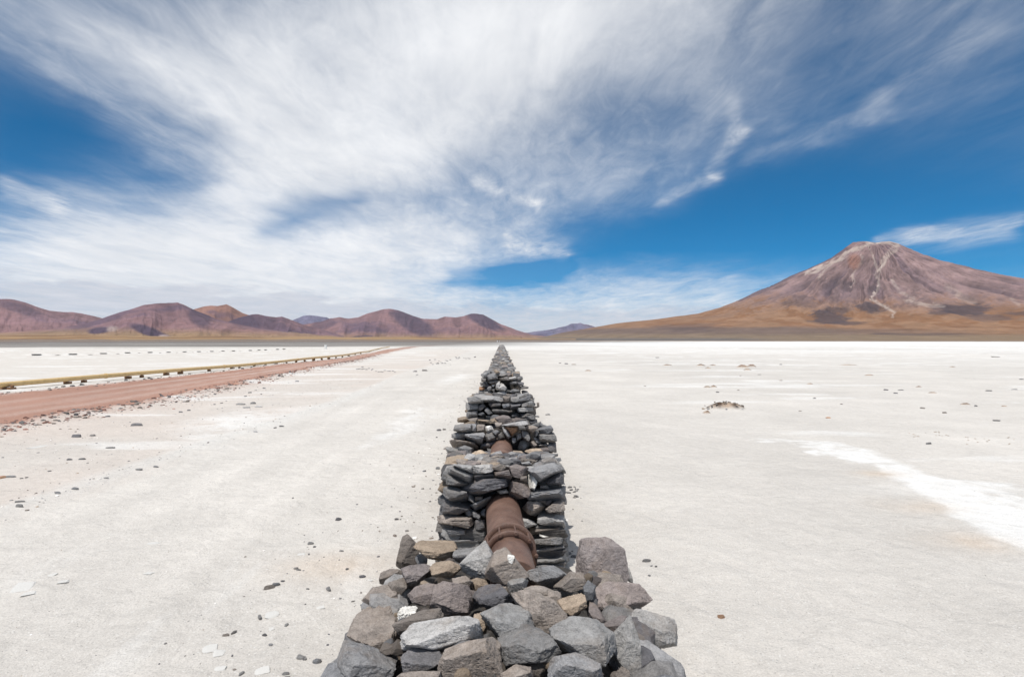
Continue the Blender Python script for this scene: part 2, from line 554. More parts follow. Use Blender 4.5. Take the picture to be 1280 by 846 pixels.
ROAD_IN = [(0, -12.9), (14.6, -12.9), (20.6, -12.3), (32.6, -13.7), (52, -15.2), (90, -18.6), (120, -21.8), (180, -27), (300, -24)]
ROAD_OUT = [(0, -20.6), (22.3, -19.8), (40, -19.2), (71, -19.6), (100, -22.2), (130, -26.0), (180, -31), (300, -28)]
def interp(T, y):
    return np.interp(y, [a for a, _ in T], [b for _, b in T])

def poly_mask(u, v, poly, soft):
    """1 inside a polygon (given in photograph pixels), fading over `soft` px."""
    n = len(poly)
    inside = np.zeros(u.shape, bool)
    dist = np.full(u.shape, 1e9)
    for i in range(n):
        x1, y1 = poly[i]; x2, y2 = poly[(i + 1) % n]
        if y1 != y2:
            c = ((y1 > v) != (y2 > v)) & (u < (x2 - x1) * (v - y1) / (y2 - y1) + x1)
            inside ^= c
        dx, dy = x2 - x1, y2 - y1
        t = np.clip(((u - x1) * dx + (v - y1) * dy) / (dx * dx + dy * dy + 1e-9), 0, 1)
        dist = np.minimum(dist, np.hypot(u - x1 - t * dx, v - y1 - t * dy))
    sd = np.where(inside, dist, -dist)
    return sstep(-soft, soft, sd)

def line_mask(u, v, pts, w):
    dist = np.full(u.shape, 1e9)
    for (x1, y1), (x2, y2) in zip(pts, pts[1:]):
        dx, dy = x2 - x1, y2 - y1
        t = np.clip(((u - x1) * dx + (v - y1) * dy) / (dx * dx + dy * dy + 1e-9), 0, 1)
        dist = np.minimum(dist, np.hypot(u - x1 - t * dx, v - y1 - t * dy))
    return 1 - sstep(w * .35, w, dist)

def to_world(poly):
    return [tuple(px_ground(a, b)[:2]) for a, b in poly]

SALT_R = to_world([(940, 548), (975, 549), (1035, 551), (1085, 561), (1130, 583), (1180, 596), (1300, 613), (1300, 698), (1240, 677), (1185, 642), (1130, 606), (1090, 584), (1035, 572), (985, 560)])
SALT_L = to_world([(232, 546), (262, 523), (300, 512), (345, 512), (392, 508), (380, 520), (345, 528), (300, 540), (250, 552)])
SALT_L2 = to_world([(468, 556), (500, 528), (520, 509), (533, 509), (528, 524), (505, 545)])
SALT_L3 = to_world([(540, 478), (575, 468), (592, 468), (580, 474), (555, 481)])

def ground_z(x, y):
    x = np.atleast_1d(np.asarray(x, float)); y = np.atleast_1d(np.asarray(y, float))
    r = np.hypot(x, y)
    z = .020 * fbm(p3(x * .9, y * .9), 3, 41) * sstep(140, 30, r)
    z = z + .010 * fbm(p3(x * 4.5, y * 4.5), 2, 44) * sstep(30, 8, r)
    z = z + .16 * fbm(p3(x * .045, y * .045), 3, 47) * sstep(15, 60, r) * sstep(900, 200, r)
    # low berms left by vehicles beside the track and along the road
    z = z + .035 * np.exp(-((x + 6.15 + .25 * np.sin(y * .21)) / .32) ** 2) * sstep(80, 30, y)
    ri, ro = interp(ROAD_IN, y), interp(ROAD_OUT, y)
    lump = .6 + .8 * fbm(p3(x * 1.7, y * 1.7), 3, 51)
    z = z + .13 * np.exp(-((x - ri - .1) / .5) ** 2) * lump * sstep(160, 60, np.abs(y))
    z = z + .07 * np.exp(-((x - ro) / .5) ** 2) * lump * sstep(160, 60, np.abs(y))
    # flat under the wall
    z = z * sstep(.4, 1.3, np.abs(x)) if True else z
    return z

def gz(x, y):
    return float(ground_z(x, y)[0])

def build_ground():
    front = np.arange(-47, 47.01, .13)
    az = np.concatenate([front, np.arange(50, 310, 4.0)])
    v = np.concatenate([np.arange(905, 600, -1.1), np.arange(600, 480, -.8), np.arange(480, 434, -.4), np.arange(434, 426.4, -.16)])
    rr = CAMZ * F / (v - HOR)
    rr = np.concatenate([[.05, .5, 1.0, 1.6, 2.1, 2.6], rr[rr > 2.9]])
    g = rr[-1]
    tail = []
    while g < 27000:
        g *= 1.16
        tail.append(g)
    rr = np.concatenate([rr, tail])
    A, Rr = np.meshgrid(np.radians(az), rr)
    x, y = (Rr * np.sin(A)).ravel(), (Rr * np.cos(A)).ravel()
    r = Rr.ravel()
    z = ground_z(x, y)
    N = len(x)
    C = np.tile(SAND, (N, 1))
    n1 = fbm(p3(x * .35, y * .35), 4, 1)
    n2 = fbm(p3(x * 1.3, y * 1.3), 4, 5)
    n3 = fbm(p3(x * .06, y * .02), 4, 9)
    nb = fbm(p3(x * .012, y * .05), 4, 13)
    # broad tone
    n4 = fbm(p3(x * .22, y * .5), 5, 17)
    C = C * (1 + .07 * n1 + .06 * n2 + .08 * n3 + .07 * n4)[:, None]
    # pebbly pinkish ground between the track and the road
    m = sstep(-5.6, -6.6, x + .4 * n2) * sstep(-14.5, -12.5, x) * sstep(200, 20, y)
    C = mixc(C, PINK, m * (.55 + .5 * n1))
    # right hand plain, paler with distance
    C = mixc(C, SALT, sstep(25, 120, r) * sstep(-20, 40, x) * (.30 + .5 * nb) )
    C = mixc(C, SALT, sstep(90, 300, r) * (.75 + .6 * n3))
    # beyond the pipeline
    m = sstep(-21.5, -23.5, x)
    C = mixc(C, alb(236, 229, 220), m * .7)
    # faint wheel lines along the track
    for xc, w_, k_ in ((-2.55, .16, -.05), (-3.05, .12, .05), (-3.9, .2, -.045), (-4.5, .12, .05), (-5.2, .2, -.05)):
        C = C * (1 + k_ * np.exp(-((x - xc - .12 * np.sin(y * .13 + xc) - .06 * n2) / w_) ** 2) * np.clip(.6 + 1.2 * n4, 0, 1.3) * sstep(90, 20, y))[:, None]
    # bright salt crust
    n5 = fbm(p3(x * 5, y * 5), 4, 19)
    wx, wy = x + .40 * n2 + .4 * n1 + .15 * n5, y + .6 * n2 + .6 * n1 + .2 * n5
    for poly, s, k in ((SALT_R, .13, .95), (SALT_L, .8, .7), (SALT_L2, .35, .7), (SALT_L3, .6, .6)):
        C = mixc(C, SALT, poly_mask(wx, wy, poly, s) * k * np.clip(.85 + 1.0 * n2 + .9 * n5, .05, 1))
    # ochre rim by the crust
    for (u, vv, s) in ((1100, 592, .25), (1150, 633, .3), (1210, 678, .3), (425, 708, .35)):
        q = px_ground(u, vv)
        C = mixc(C, alb(226, 190, 150), np.exp(-(((x - q[0]) / (s * 1.6)) ** 2 + ((y - q[1]) / s) ** 2)) * .30 * np.clip(.8 + n2, 0, 1))
    # thin salt streaks on the plain
    st = fbm(p3(x * .16, y * .75), 4, 23)
    C = mixc(C, SALT, sstep(.22, .45, st) * sstep(4, 9, np.abs(x)) * .6)
    st = fbm(p3(x * 1.6, y * .35), 4, 29)
    C = mixc(C, SALT, sstep(.30, .50, st) * sstep(-7, -2, x) * sstep(0, -1, x) * .22 * sstep(40, 12, y))
    # pale line where the berm is
    C = mixc(C, alb(240, 237, 231), np.exp(-((x + 6.1 + .25 * np.sin(y * .21) + .2 * n2) / .3) ** 2) * .6 * sstep(70, 20, y))
    # scattered debris tone beside the wall
    C = mixc(C, alb(205, 196, 186), np.exp(-((np.abs(x) - .85) / .35) ** 2) * (.3 + .4 * n2) * sstep(60, 3, y))
    # the red dirt road
    ri, ro = interp(ROAD_IN, y) + .35 * n2 + .3 * n1, interp(ROAD_OUT, y) + .3 * n2
    fadey = sstep(330, 240, y) * sstep(-400, -100, y)
    m = sstep(.25, -.25, x - ri) * sstep(-.25, .25, x - ro) * fadey
    t = (x - ro) / np.maximum(ri - ro, .5)
    ruts = np.exp(-((t - .32) / .06) ** 2) + np.exp(-((t - .55) / .07) ** 2) + .6 * np.exp(-((t - .74) / .05) ** 2)
    rc = RED[None, :] * (1 + .10 * n1 + .10 * n2)[:, None]
    rc = mixc(rc, REDL, ruts * (.55 + .6 * fbm(p3(x * .5, y * .06), 3, 33)))
    rc = mixc(rc, alb(200, 178, 168), sstep(120, 200, y))
    C = C * (1 - m[:, None]) + rc * m[:, None]
    # reddish spill by the road edges
    sp = np.exp(-np.clip(x - ri, 0, 50) / .55) * (x > ri) + np.exp(-np.clip(ro - x, 0, 50) / .4) * (x < ro)
    C = mixc(C, alb(186, 140, 122), sp * .75 * fadey * sstep(200, 80, y) * np.clip(.7 + 1.2 * n2, 0, 1))
    # dark gravel flats far off
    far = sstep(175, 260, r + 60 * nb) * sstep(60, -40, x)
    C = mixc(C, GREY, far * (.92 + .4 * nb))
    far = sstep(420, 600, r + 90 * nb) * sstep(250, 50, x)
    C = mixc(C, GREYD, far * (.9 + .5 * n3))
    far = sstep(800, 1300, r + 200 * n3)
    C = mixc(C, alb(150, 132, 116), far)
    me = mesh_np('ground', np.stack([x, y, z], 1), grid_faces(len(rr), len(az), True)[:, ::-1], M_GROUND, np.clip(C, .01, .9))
    o = link('ground', me)
    tag(o, 'pale salt flat crossed by a red dirt road', kind='structure')

build_ground()

# ------------------------------------------------------------------ mountains
def shape_ridge(name, label, prof, D, L, base_d, p=1.5, seed=0, colour=None, gully=.22, nd=110, du=1.0, wob=.45):
    """A mountain ridge: crest heights along azimuth from the skyline, slopes that fall to the front and the back."""
    us = np.arange(prof[0][0], prof[-1][0] + .01, du)
    vsn = np.interp(us, [a for a, _ in prof], [b for _, b in prof])
    dirs = np.array([ray(u, 425) for u in us])
    azs = np.arctan2(dirs[:, 0], dirs[:, 1])
    s = azs * D / 1000.0
    n = len(us)
    jag = fbm(p3(s * 3.4, seed * 3.1), 5, seed) * 2.4
    elev = np.array([ray(u, v - 1e-3) for u, v in zip(us, vsn + jag * .6)])
    crest = CAMZ + D * elev[:, 2] / np.hypot(elev[:, 0], elev[:, 1])
    crest = np.maximum(crest, 2.0)
    t = np.linspace(-1.0, 1.0, nd)
    t = np.sign(t) * np.abs(t) ** 1.25
    T, S = np.meshgrid(t, s, indexing='ij')
    _, H = np.meshgrid(t, crest, indexing='ij')
    _, AZ = np.meshgrid(t, azs, indexing='ij')
    spur = fbm(p3((S * 1.1).ravel(), (T * 1.2).ravel(), seed), 4, seed + 3).reshape(T.shape)
    rid = 1 - np.abs(fbm(p3((S * 3.6 + spur * .8).ravel(), (T * 1.1).ravel(), seed + 5), 5, seed + 7).reshape(T.shape)) * 2
    tt = np.abs(T)
    te = np.clip(tt * (1 + wob * spur * np.minimum(1, tt * 4)), 0, 1)
    h = H * (1 - te) ** p
    env = np.sin(np.pi * np.clip(te, 0, 1)) ** .8
    h = h + H * gully * env * (rid - .55) * .55
    h = np.maximum(h, 0) * (tt < .999) - 4.0 * (tt > .9) - 1.0
    h[np.argmin(np.abs(t))] = crest
    d = D - T * L
    d = np.maximum(d, base_d)
    x, y = (d * np.sin(AZ)), (d * np.cos(AZ))
    V = np.stack([x.ravel(), y.ravel(), h.ravel()], 1)
    hn = (h / np.maximum(crest.max(), 1)).ravel()
    u, v = project(V)
    C = colour(u, v, hn, S.ravel(), T.ravel(), rid.ravel(), spur.ravel(), V)
    o = link(name, mesh_np(name, V, grid_faces(nd, n), M_MOUNT, np.clip(C, .01, .8)))
    tag(o, label, kind='structure')
    return o

PURP = alb(148, 116, 119, .68)
PURPD = alb(108, 90, 106, .62)
RUST = alb(168, 126, 110, .68)
ORNG = alb(184, 152, 114, .66)
BLUEG = alb(128, 124, 150, .62)  # blue of distant haze put into the colour of the farthest ridges

def col_purple(k_red=.5, k_orange=1.0, dark_at=(), base=PURP, orange_h=.22, pale_at=()):
    def f(u, v, hn, S, T, rid, spur, V):
        C = np.tile(base, (len(u), 1))
        n = fbm(V * .0007, 4, 61)
        n2 = fbm(V * .0026, 4, 67)
        n3 = fbm(V * .011, 3, 69)
        C = mixc(C, RUST, np.clip(.3 + n * 1.4, 0, 1) * k_red)
        C = mixc(C, PURPD, sstep(.1, .45, -n + .4 * n2) * .75)
        C = C * (1 + .25 * n2 + .28 * (rid - .5) + .22 * n3)[:, None]
        m = sstep(orange_h, orange_h * .25, hn + .10 * n) * k_orange
        C = mixc(C, ORNG * .92, m * .85)
        for (cx, cy, w, h, ang, k) in dark_at:
            a, b = (u - cx) * math.cos(ang) + (v - cy) * math.sin(ang), -(u - cx) * math.sin(ang) + (v - cy) * math.cos(ang)
            C = mixc(C, PURPD * .85, sstep(1.25, .7, np.hypot(a / w, b / h) + .15 * n2) * k)
        for (cx, cy, w, h) in pale_at:
            C = mixc(C, alb(198, 176, 168, .65), sstep(1.2, .5, np.hypot((u - cx) / w, (v - cy) / h) + .7 * n2) * .7)
        return C
    return f

shape_ridge('mountain', 'long purple mountain shoulder at the edge of the range', [(-260, 396), (-120, 384), (-50, 374), (0, 373.5), (18, 374.5), (34, 379), (48, 385), (62, 388.5), (92, 390.5), (112, 394), (150, 402), (200, 412), (230, 420)], 14000, 4200, 8000, 1.5, 3,
            col_purple(.35, .6, ((25, 386, 30, 6, .3, .6),)))
shape_ridge('mountain', 'rounded reddish peak behind the brown mountain', [(180, 412), (215, 398), (240, 387), (255, 383), (264, 381.5), (272, 382.3), (283, 380.6), (292, 385), (303, 391), (320, 397), (345, 408), (365, 416)], 12500, 2600, 9000, 1.4, 8,
            col_purple(.95, .2, (), RUST))
shape_ridge('mountain', 'dark purple double hill beside the brown mountain', [(255, 416), (283, 403), (300, 397), (312, 393.4), (322, 392.5), (334, 395), (345, 396.5), (352, 395.6), (362, 399), (382, 406), (408, 413), (430, 419)], 11500, 2200, 8800, 1.4, 12,
            col_purple(.25, .6, ((305, 402, 22, 9, .2, .9),)))
shape_ridge('mountain', 'broad brown mountain with dark lower slopes', [(-40, 420), (30, 414), (75, 409), (110, 403.5), (140, 394), (165, 386.5), (181, 381.5), (196, 380), (208, 379.5), (222, 377.8), (229, 380), (237, 384), (250, 390), (270, 398), (300, 406), (335, 411.5), (375, 416), (420, 420)], 10500, 3400, 6500, 1.45, 17,
            col_purple(.6, 1.0, ((250, 395, 12, 16, -.9, .8), (124, 413, 15, 4, -.1, 1), (188, 415, 28, 6, .35, 1)), PURP, .3, ((140, 411, 8, 4), (205, 420, 6, 2))))
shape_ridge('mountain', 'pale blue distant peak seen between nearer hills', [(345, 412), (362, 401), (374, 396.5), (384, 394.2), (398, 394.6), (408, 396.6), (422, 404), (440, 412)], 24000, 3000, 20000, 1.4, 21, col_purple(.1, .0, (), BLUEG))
shape_ridge('mountain', 'dark purple range with two summits behind the salt flat', [(320, 418), (345, 411), (385, 405), (400, 402.5), (413, 398), (424, 397), (436, 398.5), (447, 396.6), (462, 391), (474, 387.5), (486, 385.6), (493, 386.2), (503, 389.6), (516, 395), (530, 398), (545, 398.6), (556, 396.2), (570, 396.6), (580, 394.8), (588, 392.4), (596, 391.3), (604, 393), (614, 399), (628, 406), (645, 412), (662, 417.5), (690, 422)], 15000, 4300, 9500, 1.4, 26,
            col_purple(.45, .8, ((516, 404, 30, 11, .5, .85), (604, 400, 26, 8, .5, .9), (455, 422, 16, 3, 0, .9), (405, 405, 16, 7, -.2, .6))))
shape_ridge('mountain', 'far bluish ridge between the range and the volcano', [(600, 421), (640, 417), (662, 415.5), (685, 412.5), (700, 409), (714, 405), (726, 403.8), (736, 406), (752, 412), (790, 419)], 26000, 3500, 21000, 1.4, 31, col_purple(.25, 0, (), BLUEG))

def col_foot(u, v, hn, S, T, rid, spur, V):
    n = fbm(p3(S * 1.5, T * 5, 1), 4, 71)
    n2 = fbm(p3(S * 6, T * 14, 1), 4, 73)
    C = np.tile(ORNG, (len(u), 1))
    C = mixc(C, alb(140, 104, 78, .66), sstep(.0, .4, n) * .7)
    C = mixc(C, GREYD, sstep(424.0, 425.0, v + .7 * n2))
    return C * (1 + .2 * n2)[:, None]
shape_ridge('foothills', 'low ochre grass slopes at the foot of the mountains', [(-420, 419.5), (-100, 418.8), (0, 418.7), (40, 419.2), (120, 418.8), (200, 420), (290, 420.2), (330, 421.3), (400, 420.4), (440, 421.4), (480, 420.6), (560, 421.8), (640, 422.6), (720, 423.2)], 6000, 2600, 2500, 1.2, 36, col_foot, .15, 60, 2.4)

def build_volcano():
    D = 9500.0
    d0 = ray(1094, 425); pk = np.array((d0[0], d0[1])) / np.hypot(d0[0], d0[1]) * D
    az0 = math.atan2(pk[0], pk[1])
    cosf = 1 / math.sqrt(1 + ((1094 - CX) / F) ** 2)
    mz, mx = D * cosf / F, D * cosf * cosf / F        # metres per photograph pixel, up and across
    rightv = np.array((math.cos(az0), -math.sin(az0))); fwd = np.array((math.sin(az0), math.cos(az0)))
    lp = [(0, 122), (12, 122.5), (20, 122), (28, 120.5), (36, 115), (55, 100.5), (75, 90.5), (104, 79), (130, 65), (164, 50), (190, 39.5), (214, 32), (264, 25), (304, 20), (330, 14.5), (355, 9.5), (375, 3.5), (390, 0), (420, 0), (900, 0)]
    rp = [(0, 122), (10, 121.5), (18, 122), (30, 119), (42, 113.5), (56, 107), (80, 97.5), (106, 91.3), (130, 85), (156, 78.5), (186, 73.5), (230, 66), (280, 54), (330, 42), (400, 26), (480, 12), (560, 2), (600, 0), (900, 0)]
    fp = [(0, 118), (10, 118), (30, 113), (60, 95), (90, 76), (120, 60), (150, 46), (180, 35), (220, 24), (260, 16.5), (310, 10.5), (370, 5.5), (430, 2.2), (480, .6), (520, 0), (900, 0)]
    f0 = math.atan((1094 - CX) / F)
    def to_m(T, sg):
        o = []
        for k_, h_ in T:
            fk = math.atan((1094 + sg * k_ - CX) / F)
            o.append((D * math.tan(abs(fk - f0)) / mx, h_ * (math.cos(fk) / math.cos(fk - f0)) / cosf))
        return o
    lp, rp = to_m([q for q in lp if q[0] <= 420], -1) + [(2000, 0)], to_m(rp, 1)
    nr, nth = 330, 1000
    rr = np.concatenate([np.linspace(0.2, 40, 60), np.linspace(41, 300, 220), np.linspace(303, 720, nr - 280)])
    th = np.linspace(0, 2 * np.pi, nth, endpoint=False)
    RR, TH = np.meshgrid(rr, th, indexing='ij')
    c, s = np.cos(TH), np.sin(TH)                     # c: to the right, s: away from the camera
    hl, hr, hf = (np.interp(RR, [a for a, _ in T], [b for _, b in T]) for T in (lp, rp, fp))
    side = np.abs(c) ** 1.5
    hs = np.where(c < 0, hl, hr)
    hgt = hs * side + hf * (1 - side)
    n1 = fbm(p3((c * RR * .02).ravel(), (s * RR * .02).ravel(), 2), 5, 81).reshape(RR.shape)
    wth = TH + .12 * n1
    lr = np.log(RR + 6)
    g = 1 - 2 * np.abs(fbm(p3((np.cos(wth) * 7.5).ravel(), (np.sin(wth) * 7.5).ravel(), (lr * .8).ravel()), 5, 85).reshape(RR.shape))
    g2 = 1 - 2 * np.abs(fbm(p3((np.cos(wth) * 26).ravel(), (np.sin(wth) * 26).ravel(), (lr * 3.0).ravel()), 5, 88).reshape(RR.shape))
    env = sstep(8, 45, RR) * sstep(300, 140, RR)
    keep = 1 - .55 * side
    hgt = hgt + env * keep * ((g - .6) * 6.5 + (g2 - .6) * 3.2) + sstep(60, 150, RR) * sstep(400, 260, RR) * n1 * 3.5 * keep
    hgt = hgt + sstep(0, 12, RR) * sstep(60, 20, RR) * n1 * 3.0
    Hm = hgt * mz
    x = pk[0] + (c * rightv[0] + s * fwd[0]) * RR * mx
    y = pk[1] + (c * rightv[1] + s * fwd[1]) * RR * mx
    z = np.maximum(Hm, -2.0) - 3.0 * (RR > 700) + 1.0
    V = np.stack([x.ravel(), y.ravel(), z.ravel()], 1)
    u, v = project(V)
    k = np.sqrt(RR.ravel())
    nA = fbm(p3(x.ravel() * .0011, y.ravel() * .0011, 4), 5, 91)
    nB = fbm(p3(x.ravel() * .0045, y.ravel() * .0045, 4), 5, 95)
    nC = fbm(p3(x.ravel() * .016, y.ravel() * .016, 4), 4, 99)
    gg = g.ravel(); gg2 = g2.ravel()
    C = np.tile(alb(152, 126, 122, .68), (len(u), 1))
    C = mixc(C, alb(172, 144, 142, .66), np.clip(.25 + 1.5 * nA, 0, 1) * .6)
    C = mixc(C, alb(112, 98, 110, .62), np.clip(.75 - gg, 0, 1) * .65)
    C = C * (1 + .35 * nB + .28 * nC + .28 * (gg2 - .5))[:, None]
    # ochre grass skirt
    m = sstep(364, 397, v + 12 * nA + 9 * nB + 5 * nC)
    C = mixc(C, alb(170, 132, 100, .68), m * .9)
    C = mixc(C, alb(150, 108, 76, .66), sstep(-.05, .3, nB + .6 * nC) * m * .75)
    C = mixc(C, alb(128, 112, 104, .66), sstep(406, 413, v + 4 * nA + 2.5 * nB) * sstep(1300, 1000, u) * .85)
    C = mixc(C, alb(156, 136, 112, .66), sstep(415, 421, v + 2 * nB) * .8)
    C = mixc(C, alb(124, 118, 114, .66), sstep(421, 424.5, v) * sstep(1000, 900, u))
    # dark lava patches
    for (cx, cy, w, h, k2) in ((1035, 397, 24, 7, 1), (1048, 388, 14, 4, .8), (1087, 384.5, 17, 6.5, 1), (1212, 386.5, 32, 6, 1), (1240, 397, 34, 4, .7), (1176, 391, 14, 3, .8), (1060, 404, 20, 1.8, .8), (1045, 360, 18, 11, .6), (1091, 362, 9, 7, .7), (1002, 376, 18, 7, .45), (860, 409, 40, 5, .5), (1155, 418, 70, 1.8, .6), (1280, 392, 30, 3, .7)):
        C = mixc(C, alb(92, 80, 84, .62), sstep(1.35, .7, np.hypot((u - cx) / w, (v - cy) / h) + .6 * nB + .5 * nC) * k2 * .85)
    C = mixc(C, alb(190, 172, 162, .68), sstep(24, 6, RR.ravel()) * (.45 + .6 * nC))
    # bluish dark rim of the far flank
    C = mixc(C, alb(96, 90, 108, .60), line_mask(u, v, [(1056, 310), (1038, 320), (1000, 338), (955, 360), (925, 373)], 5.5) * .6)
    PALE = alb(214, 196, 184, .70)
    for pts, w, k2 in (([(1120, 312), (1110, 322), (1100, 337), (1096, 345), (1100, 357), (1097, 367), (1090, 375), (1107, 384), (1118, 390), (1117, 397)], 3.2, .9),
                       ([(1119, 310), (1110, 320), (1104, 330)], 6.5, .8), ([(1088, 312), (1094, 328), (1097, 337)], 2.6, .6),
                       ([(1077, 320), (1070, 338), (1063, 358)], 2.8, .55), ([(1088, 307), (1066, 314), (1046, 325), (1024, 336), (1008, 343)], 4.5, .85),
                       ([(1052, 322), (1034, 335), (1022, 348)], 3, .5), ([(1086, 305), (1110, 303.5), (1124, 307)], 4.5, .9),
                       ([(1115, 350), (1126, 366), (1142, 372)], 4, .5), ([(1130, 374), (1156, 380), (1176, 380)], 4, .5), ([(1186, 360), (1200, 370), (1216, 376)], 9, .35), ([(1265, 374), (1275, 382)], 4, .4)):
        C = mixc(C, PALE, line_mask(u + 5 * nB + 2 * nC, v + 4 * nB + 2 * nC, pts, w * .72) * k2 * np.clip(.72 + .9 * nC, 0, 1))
    C = mixc(C, alb(176, 128, 108, .66), sstep(1.2, .5, np.hypot((u - 1068) / 9, (v - 327) / 11)) * .7)
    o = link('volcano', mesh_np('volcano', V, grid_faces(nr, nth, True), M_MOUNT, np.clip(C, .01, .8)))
    tag(o, 'tall purple volcano with pale summit scars above ochre slopes', kind='structure')

build_volcano()

# ------------------------------------------------------------------ rocks
def soft_polytope(N, h, level, p=26, rough=.05, freq=2.2, seed=0, strata=0.0, chips=14):
    """Radial surface of the body cut out by planes N.x<=h (already normalised), worn and chipped."""
    d, Fc = ico(level)
    q = np.clip(d @ (N / h[:, None]).T, 0, None)
    mx = q.max(axis=1)
    r = 1.0 / (mx * ((q / mx[:, None]) ** p).sum(axis=1) ** (1.0 / p))
    # broken chips: small planes struck off the body
    rs = np.random.default_rng(seed + 1000)
    nrm = N / np.linalg.norm(N, axis=1)[:, None]
    for _ in range(chips):
        ks = rs.integers(len(d), size=5)
        k = ks[np.argmax(r[ks])]
        m = .6 * d[k] + .55 * nrm[np.argmax(d[k] @ (N / h[:, None]).T)] + rs.normal(0, .22, 3)
        m /= np.linalg.norm(m)
        hh = max(float(r[k] * (d[k] @ m)), .4) * rs.uniform(.86, .985)
        dm = d @ m
        r = np.minimum(r, np.where(dm > 1e-3, hh / np.maximum(dm, 1e-3), 1e9))
    P = d * r[:, None]
    n = fbm(P * freq + seed * 7.7, 4, seed % 97)
    chip = 1 - np.abs(fbm(P * freq * 1.7 + seed * 3.1, 3, (seed + 31) % 97)) * 2
    r2 = r * (1 + rough * n * .55 - rough * .9 * np.clip(chip - .6, 0, 1))
    # broken bedding: small steps across one direction
    ax_ = rs.normal(0, 1, 3); ax_ /= np.linalg.norm(ax_)
    st = (P @ ax_) * rs.uniform(2.2, 4.0) + .5 * fbm(P * 1.6 + seed, 3, (seed + 5) % 97) + seed
    saw = st - np.floor(st)
    r2 = r2 * (1 - rough * .9 * np.clip(saw - .55, 0, 1) / .45 * (fbm(P * 1.1 + seed * 2.0, 2, (seed + 9) % 97) > -.1))
    r2 = r2 * (1 + rough * .55 * fbm(P * freq * 5 + seed, 3, (seed + 11) % 97))
    if strata:
        r2 = r2 * (1 + strata * vnoise(np.stack([P[:, 0] * .7, P[:, 1] * .7, P[:, 2] * 5.5 + seed], 1), seed % 89))
    return d * r2[:, None], Fc

_rock_n = [0]
TONES = {
    'grey': [(.165, .162, .163), (.19, .184, .18), (.145, .145, .15), (.21, .204, .198)],
    'dark': [(.105, .101, .103), (.125, .12, .117), (.095, .092, .097), (.14, .13, .122)],
    'brown': [(.175, .152, .134), (.155, .134, .118), (.19, .163, .143)],
    'purple': [(.168, .142, .132), (.152, .132, .126)],
    'tan': [(.30, .235, .175), (.26, .205, .155)],
    'orange': [(.30, .175, .105)],
    'white': [(.56, .54, .50), (.48, .46, .43)],
    'light': [(.27, .26, .25), (.24, .235, .23)],
    'red': [(.22, .125, .10), (.17, .10, .085)],
    'pale': [(.56, .54, .51)],
}
def tone(k):
    c = random.choice(TONES[k])
    j = random.uniform(1.0, 1.75)
    return (c[0] * j, c[1] * j, c[2] * j, 1)

